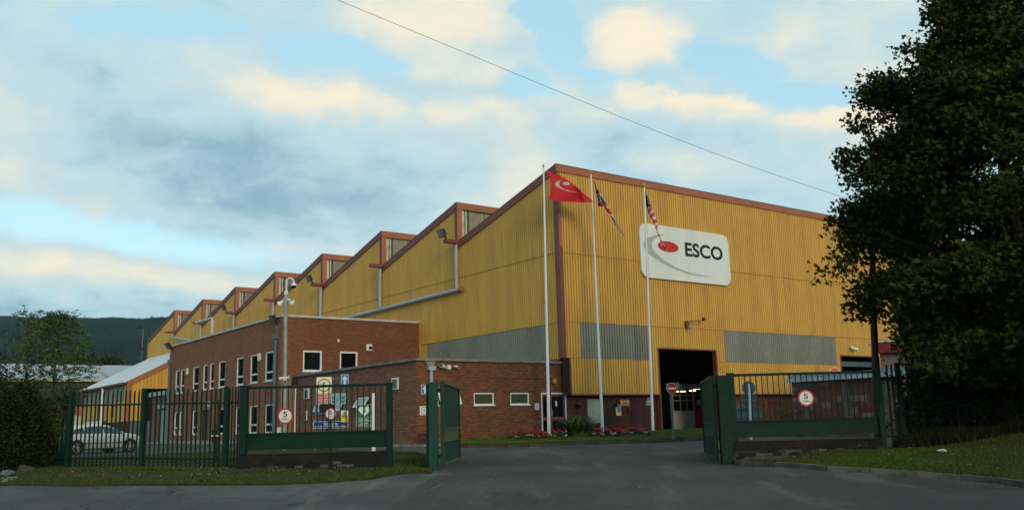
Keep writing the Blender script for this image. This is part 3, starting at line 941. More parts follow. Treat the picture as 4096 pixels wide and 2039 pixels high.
def front_band(name, m, v0, v1, d, spans):
    for a, c in spans:
        b = MB(); clad(b, PF, a, c, v0, v1, d); hp(name, m)(b)


front_band('upper_cladding', 'yellow', 10.03, 14.24, .024, [(.18, XEND)])
front_band('upper_cladding', 'yellow', 6.53, 10.05, .012, [(.18, XEND)])
front_band('middle_cladding', 'yellow', 4.72, 6.55, .0, [(.18, 1.18), (6.0, 6.62), (11.28, 12.07), (22.8, 23.18), (27.6, XEND)])
front_band('middle_cladding', 'yellow', 5.40, 6.55, 0, [(6.62, 11.28), (23.18, 27.6)])
front_band('grey_panel', 'grey_sheet', 4.72, 6.55, .003, [(1.18, 6.0)])
front_band('grey_panel', 'grey_sheet', 4.72, 6.55, .003, [(12.07, 22.8)])
front_band('lower_cladding', 'yellow', 2.95, 4.74, -.004, [(.46, 6.62)])
front_band('lower_cladding', 'yellow', 2.95, 4.74, -.004, [(11.28, 23.18)])
front_band('lower_cladding', 'yellow', 2.95, 4.74, -.004, [(27.6, XEND)])
# trims of the front
K['lap'] = mat('lap_shade', (.33, .17, .035), (.42, .24, .045), scale=3, rough=.6)  # brown strip painted in for the shade line where sheets overlap
for z, d in ((10.03, .026), (6.53, .014), (4.72, .002)):
    for a, c in (((.2, XEND),) if z > 5 else ((.2, 1.18), (6.0, 6.6), (11.3, 12.07), (22.8, 23.16), (27.6, XEND))): hp('lap_shade', 'lap')(MB().box(a, c, -d - .006, -d + .004, z, z + .035))
for z, d, a, c in ((10.03, .026, .25, 75.8), (6.48, .014, .25, 14.4)): hp('lap_shade', 'lap')(MB().box(-d - .006, -d + .004, a, c, z, z + .035))
b = MB()
for a, c in ((.43, 6.66), (11.24, 23.22), (27.56, XEND)): b.box(a, c, -.03, .30, 2.88, 2.95)
hp('base_flashing', 'maroon')(b)
hp('cladding_end', 'maroon')(MB().box(.40, .46, -.035, .30, 2.95, 4.72))
for a, c, t in ((6.62, 11.28, 5.40), (23.18, 27.6, 5.38)):
    for q in ((a - .02, a + .05, .95, t), (c - .05, c + .02, .95, t), (a + .05, c - .05, t - .06, t + .02)): hp('door_trim', 'maroon')(MB().box(q[0], q[1], -.03, .25, q[2], q[3]))
hp('fascia', 'orange')(MB().box(-.08, XEND, -.09, .0, 14.24, 14.60))
hp('fascia_capping', 'mullion')(MB().box(-.10, XEND, -.11, .05, 14.60, 14.63))
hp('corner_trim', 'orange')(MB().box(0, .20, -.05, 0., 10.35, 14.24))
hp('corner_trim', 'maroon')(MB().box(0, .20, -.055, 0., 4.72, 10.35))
hp('corner_trim', 'maroon')(MB().box(-.055, 0, -.05, .25, 4.72, 14.18))  # maroon up the whole side: the upper part's shade is in the colour
# long side
SIDE_TOP = lambda y0, y1: (lambda u: 14.32 - (u - y0) / (y1 - y0) * 2.40)
for k in range(8):
    y0, y1 = YK[k], YK[k + 1]
    b = MB(); clad(b, PS, y0 + (.22 if k == 0 else .02), y1 - .02, 10.03, SIDE_TOP(y0, y1), .024); hp('side_cladding', 'yellow')(b)
b = MB(); clad(b, PS, .22, 14.5, 6.48, 10.05, .012); hp('side_cladding', 'yellow')(b)
b = MB(); clad(b, PS, 14.5, 75.9, .9, 10.05, .012); hp('side_cladding', 'yellow')(b)
for q in ((.22, 1.34, 4.70), (12.93, 14.5, 4.5)): b = MB(); clad(b, PS, *q, 6.50, 0); hp('side_cladding', 'yellow')(b)
b = MB(); clad(b, PS, 1.34, 12.93, 4.70, 6.50, .003); hp('grey_panel', 'grey_sheet')(b)
hp('base_flashing', 'maroon')(MB().box(-.04, .0, .2, 13.8, 4.63, 4.70))
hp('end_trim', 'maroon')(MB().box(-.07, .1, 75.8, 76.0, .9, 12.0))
pane_me = None
for k in range(8):
    y0, y1 = YK[k], YK[k + 1]
    b = MB(); t0, t1 = 14.60, 12.18; h = .40
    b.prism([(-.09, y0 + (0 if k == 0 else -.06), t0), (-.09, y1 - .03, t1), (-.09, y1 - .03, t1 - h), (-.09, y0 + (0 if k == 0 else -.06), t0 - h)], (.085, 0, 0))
    hp('barge_board', 'maroon')(b)  # maroon against orange fascias: shade of the long side put in as colour
    b = MB(); b.quad((-.1, y0, 14.615), (XEND, y0, 14.615), (XEND, y1, 12.19), (-.1, y1, 12.19)); hp('roof', 'roofsheet')(b)
    if k == 0: continue
    hp('ridge_fascia', 'orange')(MB().box(-.07, XEND, y0 - .09, y0 - .0, 14.18, 14.60))
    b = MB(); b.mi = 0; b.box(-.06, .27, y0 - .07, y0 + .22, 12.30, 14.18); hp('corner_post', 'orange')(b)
    hp('post_side_shade', 'maroon')(MB().box(-.075, -.06, y0 - .05, y0 + .22, 12.30, 14.18))  # added maroon skin that paints shade onto the post's side
    g = hp('glazing', 'mullion')(MB().box(.27, XEND, y0 + .05, y0 + .09, 12.1, 14.18))
    for x0, x1, mm in ((.30, .48, 'cream'), (.56, .66, 'cream'), (.68, .78, 'mullion')):
        MB().box(x0, x1, y0 + .0, y0 + .045, 12.2, 14.12).build('side_strip', K[mm], g, ho)
    for i in range(30):
        if pane_me is None:
            o = MB().box(0, 1.08, 0, .03, 0, 1.96).build('pane', K['pane_beige'], g); pane_me = o.data
        else: o = link('pane', pane_me, g)
        o.location = (.84 + i * 1.13 - ho[0], y0 + .015 - ho[1], 12.16 - ho[2])
    b = MB(); b.box(-.95, .10, y0 - .28, y0 + .12, 12.06, 12.10); b.box(-.95, -.9, y0 - .28, y0 + .12, 12.10, 12.26); b.box(-.9, .1, y0 - .28, y0 - .24, 12.10, 12.26); b.box(-.9, -.07, y0 + .08, y0 + .12, 12.10, 12.26)
    hp('gutter', 'maroon')(b)
# rain pipes on the side
pipe(hall, ho, [(-.17, YK[1] - .05, 12.06), (-.17, YK[1] - .05, 9.45)], .105, 'pipe_grey', collars=[(-.17, YK[1] - .05, 10.4), (-.17, YK[1] - .05, 11.95)])
pipe(hall, ho, [(-.17, YK[2], 12.06), (-.17, YK[2], 9.40)], .105, 'pipe_grey', collars=[(-.17, YK[2], 10.2)])
for k, z in ((3, 7.6), (4, 7.6), (5, 7.6), (6, 7.6)): pipe(hall, ho, [(-.17, YK[k], 12.06), (-.17, YK[k], z)], .105, 'pipe_grey')
pipe(hall, ho, [(-.17, 8.9, 9.33), (-.17, 26.5, 9.20)], .12, 'pipe_grey', 'drain_pipe')
hp('pipe_end', 'orange')(MB().tube([(-.17, 8.72, 9.33), (-.17, 8.9, 9.33)], .15, 14), smooth=True)
pipe(hall, ho, [(-.17, YK[7] - .1, 12.06), (-.3, YK[7] - .3, 11.6), (-.3, 57.5, 10.55)], .12, 'pipe_grey', 'drain_pipe')
# shell behind the sheets, dark inside
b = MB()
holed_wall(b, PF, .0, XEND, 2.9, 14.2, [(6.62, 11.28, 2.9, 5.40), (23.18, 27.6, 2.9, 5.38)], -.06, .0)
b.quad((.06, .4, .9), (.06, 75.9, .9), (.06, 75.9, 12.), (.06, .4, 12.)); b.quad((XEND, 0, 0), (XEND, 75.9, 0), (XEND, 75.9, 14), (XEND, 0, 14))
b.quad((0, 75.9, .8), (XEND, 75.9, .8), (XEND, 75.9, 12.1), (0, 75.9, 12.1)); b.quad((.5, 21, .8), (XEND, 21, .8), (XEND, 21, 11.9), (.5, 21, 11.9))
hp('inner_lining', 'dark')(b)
# brick plinth under the front sheeting
b = MB(); PP = Plane('Y', .30)
holed_wall(b, PP, .35, 6.6, .80, 2.9, [(4.75, 6.52, .80, 2.86)], 0, .1); holed_wall(b, PP, 11.3, 23.2, .85, 2.9, [], 0); holed_wall(b, PP, 27.6, XEND, .85, 2.9, [], 0)
hp('plinth_wall', 'mortar_dark')(b)
brickwork(hall, ho, PP, .36, 6.6, .83, 2.9, [(4.75, 6.52, .80, 2.86)], BR_OLD, single=150, seed=3)
brickwork(hall, ho, PP, 11.3, 23.2, .86, 2.9, [], BR_ANNEX, seed=4)
# maroon door beside the big opening
d = hp('side_door', 'maroon_door')(MB().box(4.75, 6.52, .27, .36, .92, 2.86))
MB().box(5.60, 5.63, .255, .27, .95, 2.82).build('door_joint', K['black'], d, ho)
MB().box(6.30, 6.34, .22, .27, 1.85, 2.02).box(6.24, 6.34, .20, .23, 1.98, 2.0).build('handle', K['steel'], d, ho)
# second opening: steel shutter rolled most of the way up
b = MB()
for i in range(3): b.box(23.28, 27.5, .50 + (i % 2) * .02, .56, 4.72 + i * .11, 4.82 + i * .11)
hp('roller_shutter', 'pipe_dark')(b)

# ------------------------------------------------------------------ low brick annex
PA, PL = Plane('Y', .30), Plane('X', -8.15)
annex, ao = bthing('brick_annex', 'low flat roofed red brick annex with three small windows and a maroon glazed door', 'building', -8.15, .3, .7)
AT = 4.45
DOOR = (-1.24, .32, .98, 3.02)
wins_f = [(-7.10, -5.97, 2.47, 3.03), (-5.15, -4.02, 2.47, 3.03), (-3.07, -1.95, 2.47, 3.03)]
holes = [DOOR] + wins_f
b = MB(); holed_wall(b, PA, -8.15, .45, .55, AT, holes, 0, .12); annex_wall = b.build('wall', K['mortar'], annex, ao)
brickwork(annex, ao, PA, -8.15, .45, .58, AT, [(h[0] - .005, h[1] + .005, h[2] - .03, h[3] + .005) for h in holes], BR_ANNEX, single=300, seed=5)
u1, _ = PL.px(1380, 1615); wins_l = [(4.75, 5.90, 2.45, 3.02), (7.62, 8.70, 2.45, 3.02), (9.7, 10.8, 2.45, 3.02)]
b = MB(); holed_wall(b, PL, .30, 13.82, .55, AT, wins_l, 0, .12); b.build('wall', K['mortar'], annex, ao)
brickwork(annex, ao, PL, .30, 13.82, .58, AT, [(h[0] - .005, h[1] + .005, h[2] - .03, h[3] + .005) for h in wins_l], BR_SIDE, seed=6)
for i, w in enumerate(wins_f): window(annex, ao, PA, *w, fw=.06, gm='glass_dim', tilt=(.40 if i == 0 else 0))
for i, w in enumerate(wins_l): window(annex, ao, PL, *w, fw=.06, gm='glass_dim', tilt=(.62, .25, .30)[i])
b = MB()
b.box(-8.27, .10, .18, .42, AT, AT + .12); b.box(-8.27, -8.03, .42, 13.82, AT, AT + .12); b.build('coping', K['coping'], annex, ao)
MB().box(-8.03, 0., .42, 13.82, AT - .12, AT - .02).build('roof', K['roofsheet'], annex, ao)
# glazed double door
d = MB()
x0, x1, z0, z1 = DOOR
for a, c, e, g in ((x0, x0 + .05, z0, z1), (x1 - .05, x1, z0, z1), (x0 + .05, x1 - .05, z1 - .06, z1)): d.box(a, c, .26, .40, e, g)
dr = d.build('door', K['upvc'], annex, ao)
m_ = x0 + .58
for a, c in ((x0 + .05, m_ - .01), (m_ + .01, x1 - .05)):
    q = MB(); t = .085
    for e, f_, g, h in ((a, a + t, z0 + .02, z1 - .06), (c - t, c, z0 + .02, z1 - .06), (a + t, c - t, z0 + .02, z0 + .22), (a + t, c - t, z0 + .72, z0 + .88), (a + t, c - t, z1 - .16, z1 - .06)): q.box(e, f_, .31, .36, g, h)
    q.build('door_leaf', K['maroon'], dr, ao)
    MB().box(a + t, c - t, .33, .345, z0 + .22, z0 + .72).box(a + t, c - t, .33, .345, z0 + .88, z1 - .16).build('door_glass', K['glass'], dr, ao)
MB().box(m_ + .05, m_ + .13, .295, .31, z0 + .93, z0 + 1.28).build('push_plate', K['coping'], dr, ao)
MB().box(-.32, -.22, .322, .327, 2.38, 2.62).build('notice', K['upvc'], dr, ao)
MB().box(x0, x1, .12, .30, z0 - .10, z0 - .01).build('doorstep', K['coping'], annex, ao)
# rain pipes
hx = PA.px(1720, 1480)[0]
pipe(annex, ao, [(hx, .20, .75), (hx, .20, 4.02)], .075, 'pipe_grey', collars=[(hx, .20, 3.78), (hx, .20, 3.66)])
MB().box(hx - .18, hx + .18, .09, .29, 4.02, 4.20).build('hopper', K['pipe_grey'], annex, ao)
MB().prism([(hx - .28, .285, 4.445), (hx + .28, .285, 4.445), (hx + .16, .285, 4.2), (hx - .16, .285, 4.2)], (0, -.05, 0)).build('lead_chute', K['grey_sheet'], annex, ao)
pipe(annex, ao, [(-8.26, 13.45, .8), (-8.26, 13.45, 4.0)], .075, 'white', collars=[(-8.26, 13.45, 2.2)])
MB().box(-8.38, -8.16, 13.33, 13.57, 4.0, 4.35).build('hopper', K['lamp_black'], annex, ao)
for px_, py_, w_, h_ in ((1583, 1533, .30, .27), (1229, 1573, .30, .28), (1227, 1660, .10, .26)):
    u, v = PL.px(px_, py_)
    q = MB(); PL.box(q, u - w_, u + w_, v - h_, v + h_, .01, .07); f = q.build('wall_vent', K['upvc'], annex, ao)
    q = MB()
    for i in range(5): PL.box(q, u - w_ * .75, u + w_ * .75, v - h_ * .75 + i * h_ * .3, v - h_ * .75 + i * h_ * .3 + h_ * .2, .06, .085)
    q.build('louvre', K['glass_dim'], f, ao)
MB().box(-8.17, -7.60, .255, .29, .72, 1.28).build('base_panel', K['maroon_door'], annex, ao)
# cable along the wall
pipe(annex, ao, [(-6.60, .275, 4.05), (-6.60, .275, 3.78), (-.6, .275, 3.74)], .024, 'maroon', 'conduit', n=6)

# ------------------------------------------------------------------ two-storey brick office block
PO, POR = Plane('X', -8.94), Plane('Y', 13.82)
office, oo = bthing('office_block', 'two storey flat roofed brick office block with tall narrow white windows', 'building', -8.94, 13.82, .8)
OT = 7.84
up = [(15.0, 16.2), (17.37, 18.57), (19.7, 20.9), (22.95, 24.2), (25.1, 25.95), (26.42, 27.3), (28.22, 29.5), (31.45, 32.32), (32.66, 33.56)]
lo = [(14.9, 16.1), (17.27, 18.47), (19.6, 20.8), (22.75, 24.0), (28.1, 29.3), (31.35, 32.22), (32.56, 33.46)]
wl_ = [(a, c, 4.34, 6.02) for a, c in up] + [(a, c, 1.42, 3.03) for a, c in lo]
odoor = (25.9, 27.5, .8, 3.02)
b = MB(); holed_wall(b, PO, 13.82, 35.05, .6, OT, wl_ + [odoor], 0, .12); b.build('wall', K['office_mortar'], office, oo)
brickwork(office, oo, PO, 13.82, 35.05, 1.02, OT, [(h[0], h[1], h[2] - .04, h[3]) for h in wl_ + [odoor]], BR_OFFICE, seed=8)
wr_ = [(-7.66, -6.50, 4.80, 5.98), (-5.38, -4.24, 4.80, 5.98)]
b = MB(); holed_wall(b, POR, -8.94, -.06, .6, OT, wr_, 0, .12); b.build('wall', K['office_mortar'], office, oo)
brickwork(office, oo, POR, -8.94, -.06, 4.3, OT, [(h[0], h[1], h[2] - .04, h[3]) for h in wr_], BR_END, single=300, seed=9)
for a, c, e, g in wl_: window(office, oo, PO, a, c, e, g, transom=e + (g - e) * .30, fw=.085)
for q in wr_: window(office, oo, POR, *q, fw=.095)
b = MB(); b.box(-9.0, .0, 13.74, 14.05, OT, OT + .12); b.box(-9.02, -8.7, 14.05, 35.1, OT, OT + .12); b.build('coping', K['coping_white'], office, oo)
MB().box(-8.7, 0, 14.05, 35.05, OT - .3, OT - .2).build('roof', K['roofsheet'], office, oo)
MB().quad((-8.9, 35.05, .8), (0, 35.05, .8), (0, 35.05, OT), (-8.9, 35.05, OT)).build('rear_wall', BR_OFFICE, office, oo)
MB().box(-9.0, -8.945, 13.78, 35.05, .62, 1.02).build('plinth', K['concrete'], office, oo)
MB().box(-.10, .0, 13.70, 13.80, 4.5, OT + .05).build('flashing', mat('bright_orange', (.50, .20, .02), rough=.5), office, oo)
d = MB().box(-8.80, -8.74, 25.9, 27.5, .85, 3.0).build('door', mat('brown_door', (.05, .03, .022), rough=.5), office, oo)
MB().box(-8.82, -8.80, 26.69, 26.71, .9, 2.98).build('door_joint', K['black'], d, oo)
MB().box(-9.0, -8.93, 25.85, 27.55, 3.02, 3.08).build('lintel', K['coping'], office, oo)
for y_, hz in ((14.42, 6.62), (34.75, 6.6)):
    pipe(office, oo, [(-9.06, y_, .8), (-9.06, y_, hz)], .095, 'pipe_dark', collars=[(-9.06, y_, 3.9), (-9.06, y_, 5.6)])
    MB().box(-9.2, -8.94, y_ - .17, y_ + .17, hz, hz + .28).build('hopper', K['pipe_dark'], office, oo)
    MB().box(-9.08, -8.94, y_ - .06, y_ + .05, hz + .28, hz + .75).build('overflow', K['pipe_dark'], office, oo)
for px_, py_ in ((1352, 1362),):
    u, v = POR.px(px_, py_)
    q = MB(); POR.box(q, u - .05, u + .05, v - .08, v + .08, 0, .08); q.build('vent_cap', K['upvc'], office, oo)
# vent pipe on the office roof in front of the sawteeth
p0, p1 = fX(850, 1272, -2.5), fX(786, 1290, -2.5)
pipe(office, oo, [(-2.5, p0.y, 7.6), (-2.5, p0.y, p0.z - .25), (-2.5, p0.y + .08, p0.z - .06), (-2.5, p0.y + .3, p0.z), (-2.5, p1.y, p1.z)], .13, 'coping_white', 'vent_pipe', collars=[(-2.5, p0.y, p0.z - .9)], n=14)

# ------------------------------------------------------------------ lean-to shed with the white roof
YG = 55.
g0 = fY(513, 1522, YG); g1 = fY(683, 1441, YG)
GX = g0.x; slope = (g1.z - g0.z) / (g1.x - g0.x)
lean, lo_ = bthing('lean_to_shed', 'yellow lean to shed with a white sloping roof beside the office block', 'shed', GX, YG, .85)
zt = lambda x: g0.z + (x - GX) * slope
YE = 74.5
PG, PW = Plane('Y', YG), Plane('X', GX)
b = MB(); xd = fY(582, 1600, YG).x; clad(b, PG, GX + .3, xd, 2.75, lambda u: zt(u) - .1, .0, .33, .05); clad(b, PG, xd, -.1, fY(620, 1553, YG).z, lambda u: zt(u) - .1, .0, .33, .05); b.build('gable_cladding', K['yellow'], lean, lo_)
b = MB(); clad(b, PW, YG + .3, YE, 4.55, g0.z - .1, .0, .33, .05); b.build('grey_panel', K['grey_sheet'], lean, lo_)
b = MB(); clad(b, PW, YG + .3, YE, 2.7, 4.56, .0, .33, .05); clad(b, PW, YG + .3, YG + 1.2, 4.56, g0.z - .1, .004, .33, .05); b.build('side_cladding', K['yellow'], lean, lo_)
b = MB(); b.box(GX - .06, GX + .32, YG - .05, YG + .0, 2.7, g0.z - .2); b.box(GX - .06, GX, YG, YG + .3, 2.7, g0.z - .2)
b.prism([(GX - .1, YG - .1, zt(GX - .1)), (-.1, YG - .1, zt(-.1)), (-.1, YG - .1, zt(-.1) - .5), (GX - .1, YG - .1, zt(GX - .1) - .5)], (0, .09, 0)); b.build('barge_board', K['orange'], lean, lo_)
b = MB()
b.prism([(GX - .35, YG - .15, zt(GX - .35)), (-.02, YG - .15, zt(-.02)), (-.02, YG - .15, zt(-.02) + .06), (GX - .35, YG - .15, zt(GX - .35) + .06)], (0, YE - YG + .3, 0)); b.build('roof', K['white_roof'], lean, lo_)
MB().box(GX - .42, GX - .22, YG - .12, YE + .1, g0.z - .30, g0.z - .12).build('gutter', K['maroon'], lean, lo_)
b = MB(); b.box(GX + .02, GX + .25, YG + .02, YE, .7, 2.7); b.box(GX + .25, xd, YG + .02, YG + .25, .7, 2.75); b.build('base_wall', BR_OLD, lean, lo_)
MB().box(xd, -.1, YG + 2.3, YG + 2.35, .7, 6.2).build('doorway', K['dark'], lean, lo_)
MB().box(GX + .0, GX + .02, 62.5, 64.2, .85, 2.9).build('side_doorway', K['black'], lean, lo_)
pipe(lean, lo_, [(GX - .28, 63.6, .85), (GX - .28, 63.6, g0.z - .3)], .13, 'white')
q = MB(); PW.box(q, 60.0, 60.8, 3.2, 4.4, .02, .05); q.build('louvre', K['lamp_black'], lean, lo_)
q = MB(); PW.box(q, 65.8, 66.6, 3.0, 4.6, .02, .06); q.build('side_hatch', K['maroon'], lean, lo_)
MB().box(GX + .3, GX + 2.4, YG - .02, YG + .02, .9, 2.7).build('steel_door', K['pipe_dark'], lean, lo_)

# small brick store with a roller shutter beyond the office
PR = Plane('X', -8.6)
ya, yb = PR.px(690, 1700)[0], PR.px(600, 1700)[0]; zt_ = PR.px(640, 1582)[1]
store, so_ = bthing('shutter_store', 'small flat roofed brick store with a white fascia and a grey roller shutter', 'store', -8.6, ya, .85)
ys0, ys1 = PR.px(665, 1700)[0], PR.px(641, 1700)[0]
b = MB(); holed_wall(b, PR, 35.1, yb, .7, zt_, [(ys0, ys1, .7, 3.35)], 0, .1); b.quad((-8.6, 35.1, .7), (-4, 35.1, .7), (-4, 35.1, zt_), (-8.6, 35.1, zt_)); b.quad((-8.6, yb, .7), (-4, yb, .7), (-4, yb, zt_), (-8.6, yb, zt_)); b.build('wall', K['mortar'], store, so_)
brickwork(store, so_, PR, 35.1, yb, .8, zt_, [(ys0, ys1, .7, 3.35)], BR_SIDE, seed=12)
MB().box(-8.78, -4, 35.1, yb + .1, zt_, zt_ + .32).build('fascia', K['coping_white'], store, so_)
b = MB()
for i in range(26): PR.box(b, ys0, ys1, .86 + i * .095, .945 + i * .095, -.07 + (i % 2) * .015, -.04 + (i % 2) * .015)
b.build('roller_shutter', K['shutter'], store, so_)
q = MB(); PR.box(q, ys0 - .2, ys1 + .2, 3.42, 3.85, .0, .22); q.build('shutter_box', K['pipe_grey'], store, so_)

# ------------------------------------------------------------------ grey shed further back
YF = 118.
f0, f1 = fY(240, 1518, YF), fY(640, 1521, YF)
PFAR = Plane('Y', YF)
far, fo_ = bthing('grey_shed', 'long dark walled shed with a pale grey pitched roof behind the small left tree', 'shed', f0.x, YF, 1)
rz = f0.z; FL = f0.x - 14; FR = f1.x + 40
b = MB(); clad(b, PFAR, FL, FR, .9, rz - .1, 0, .5, .1); b.build('wall', mat('dark_sheet', (.045, .038, .042), (.035, .03, .033), scale=.5, rough=.7), far, fo_)
top = fY(460, 1460, YF + 12)
b = MB(); b.prism([(FL - .5, YF - .4, rz), (FL - .5, YF + 12, top.z), (FL - .5, YF + 24, rz), (FL - .5, YF + 24, rz - .15), (FL - .5, YF + 12, top.z - .15), (FL - .5, YF - .4, rz - .15)], (FR - FL + 1, 0, 0)); b.build('roof', K['far_roof'], far, fo_)
MB().box(FL - .5, FR, YF - .6, YF - .4, rz - .28, rz - .04).build('gutter', mat('yellow_gutter', (.50, .36, .08), rough=.6), far, fo_)
def on_far_roof(px, py):
    r = dirB(ray(px, py)); lo, hi = YF - .4, YF + 12
    sl = (top.z - rz) / 12.4
    t = (rz + (OB.y - (YF - .4)) * sl - OB.z) / (r.z - sl * r.y)
    return OB + r * t + Vector((0, 0, .06))
for nm, pts, mm in (('skylight', [(372, 1462), (386, 1462), (415, 1487), (402, 1487)], K['cream']), ('skylight', [(401, 1488), (416, 1488), (436, 1508), (421, 1508)], K['pane_beige'])):
    MB().prism([on_far_roof(*p) for p in pts], (0, 0, .05)).build(nm, mm, far, fo_)
a, c = fY(341, 1456, YF + 12), fY(408, 1456, YF + 12)
MB().box(a.x, c.x, YF + 11.3, YF + 12.7, top.z - .1, top.z + .28).build('ridge_vent', K['wood_dark'], far, fo_)

# cream cabin with an orange band left of the lean-to
p0, p1 = at(235, 1745, 112), at(420, 1745, 112)
zt5, zb5 = at(330, 1624, 112).z, at(330, 1661, 112).z
cab = thing('site_cabin', 'cream site cabin with an orange top band behind the silver car', 'cabin', (p0.x, p0.y, .95), 0)
w_ = p1.x - p0.x; h1 = zb5 - .95
MB().box(-2.5, w_, 0, 3, 0, h1).build('wall', K['cream'], cab)
MB().box(-2.5, w_, -.03, 3, h1, zt5 - .95).build('band', mat('burnt_orange', (.40, .10, .03), rough=.6), cab)
q = at(291, 1675, 112); MB().box(q.x - p0.x - .2, q.x - p0.x + .2, -.035, -.005, q.z - 1.3, q.z - .55).build('red_notice', K['red'], cab)

# ------------------------------------------------------------------ small outbuilding with peeling paint, right of the gate
OX = 8.2                                        # its long wall faces -X in the building grid
q0 = onground(at(3184, 1745, 38.5)); qb = toB(q0); OX = qb.x
PB = Plane('X', OX)
yb0 = PB.px(3620, 1600)[0]; yb1 = qb.y; zt2 = PB.px(3300, 1521)[1]; zg = gz(q0.x, q0.y) - .2
outb, ob_ = bthing('outbuilding', 'low painted block outbuilding with peeling red walls and a pale blue fascia', 'outbuilding', OX, yb0, zg)
b = MB(); b.quad(PB.pt(yb0, zg), PB.pt(yb1, zg), PB.pt(yb1, zt2), PB.pt(yb0, zt2)); b.quad((OX, yb1, zg), (OX + 5, yb1, zg), (OX + 5, yb1, zt2), (OX, yb1, zt2)); b.quad((OX, yb0, zg), (OX + 5, yb0, zg), (OX + 5, yb0, zt2), (OX, yb0, zt2)); b.build('wall', mat('pale_mortar', (.17, .13, .12), scale=2, rough=.9), outb, ob_)
brickwork(outb, ob_, PB, yb0, yb1, zg, zt2 - .02, [], BR_PAINT, single=140, L_=.45, H=.225, j=.012, name='block', seed=14)
for px_ in (3222, 3388, 3556):
    u = PB.px(px_, 1600)[0]; q = MB(); PB.box(q, u - .17, u + .17, zg, zt2 - .1, .0, .06); q.build('pier', K['pier'], outb, ob_)
q = MB(); PB.box(q, yb0 - .2, yb1 + .1, zt2, zt2 + .13, .0, .24); q.build('fascia', K['coping_white'], outb, ob_)
q = MB(); PB.box(q, yb0 - .2, yb1 + .02, zt2 + .13, zt2 + .27, -.2, .20); q.build('fascia_upper', mat('pale_blue_fascia', (.23, .31, .40), (.18, .25, .33), scale=2, rough=.6), outb, ob_)
MB().box(OX - .1, OX + 5.2, yb0 - .2, yb1 + .1, zt2 + .27, zt2 + .30).build('roof', K['roofsheet'], outb, ob_)

# building with the red fascia, mostly behind the big tree
p0, p1 = at(3518, 1412, 46), at(3900, 1412, 46)
redb = thing('red_fascia_building', 'brown walled building with a red fascia half hidden by the big dark tree', 'building', onground(p0), -.40)
hz = p0.z - onground(p0).z; w_ = 14
MB().box(0, w_, .1, 6, 0, hz).build('wall', mat('brown_render', (.15, .12, .10), scale=1.5, rough=.9), redb)
MB().box(-.3, w_, -.25, .1, hz, hz + .52).build('fascia', mat('deep_red', (.17, .010, .014), rough=.6), redb)
MB().box(-.35, w_, -.30, 6, hz + .52, hz + .60).build('roof_edge', K['coping_white'], redb)

# ------------------------------------------------------------------ white cabin inside the open bay with lit tubes
c0, c1 = at(2697, 1718, 55.5), at(2812, 1714, 56.5)
vz = c1 - c0; rot = math.atan2(vz.y, vz.x)
kab = thing('indoor_office_cabin', 'white panelled indoor cabin with a red door inside the open factory bay', 'cabin', (c0.x, c0.y, .97), rot)
wd = vz.xy.length + 1.6; dx = at(2785, 1714, 56.2); du = (dx - c0).xy.length
MB().box(0, du, 0, .06, 0, 1.12).build('panel', K['cabin_white'], kab)
b = MB()
for x in (0, du * .35, du * .66, du - .05): b.box(x, x + .05, 0, .06, 1.12, 2.62)
b.box(0, wd, -.02, .08, 2.42, 2.72); b.box(0, du, 0, .06, 1.70, 1.75); b.box(0, wd, 0, .06, 2.02, 2.08); b.build('frame', K['cabin_white'], kab)
MB().box(du, du + .95, 0, .06, 0, 1.25).box(du, du + .12, 0, .06, 1.25, 2.02).box(du + .8, du + .95, 0, .06, 1.25, 2.02).build('door', K['red'], kab)
MB().box(du + .22, du + .75, -.01, .02, 1.42, 1.78).build('notice', K['cabin_white'], kab)
MB().quad((0, 2.5, 0), (wd, 2.5, 0), (wd, 2.5, 2.7), (0, 2.5, 2.7)).build('back_wall', K['dark'], kab)
b = MB(); b.box(.05, du - .1, .3, .9, 1.0, 1.04)
for i in range(5): b.box(.1 + i * .33, .34 + i * .33, .35, .6, 1.04, 1.18 + (i % 2) * .06)
b.build('bench_clutter', K['lamp_black'], kab)
for i, (px_, py_, l) in enumerate(((2787, 1554, .75), (2724, 1565, .85), (2770, 1562, .5))):
    t = thing('fluorescent_light', ('brightest lit tube light inside the indoor cabin, nearest the red door', 'lit tube light at the left end of the indoor cabin', 'dimmer lit tube light in the middle of the indoor cabin')[i], 'light', at(px_, py_, 56.6), rot + .12, 'lit tube lights in the factory bay')
    MB().tube([(-l / 2, 0, 0), (l / 2, 0, 0)], .035, 8).build('tube', K['tube'], t); MB().box(-l / 2, l / 2, -.05, .05, .04, .08).build('fitting', K['upvc'], t)

# ------------------------------------------------------------------ palisade fences
def pale_mesh():
    b = MB(); w, t, h = .062, .022, 2.28
    xs = (-w / 2, -w / 6, w / 6, w / 2); ys = (0, -t, -t, 0)
    vs = []
    for (z, k) in ((.05, 1), (h - .13, 1)):
        vs += [(x * k, y, z) for x, y in zip(xs, ys)]
    o = 8
    vs += [(-w * .36, -.012, h - .02), (0, -t, h), (w * .36, -.012, h - .02)]
    fs = [(0, 1, 5, 4), (1, 2, 6, 5), (2, 3, 7, 6), (4, 5, 8), (5, 6, 9), (5, 9, 8), (6, 7, 10), (6, 10, 9)]
    b.add(vs, fs)
    b.add([(x, y + .004, z) for x, y, z in vs], [tuple(reversed(f)) for f in fs])
    return b


PALE = None


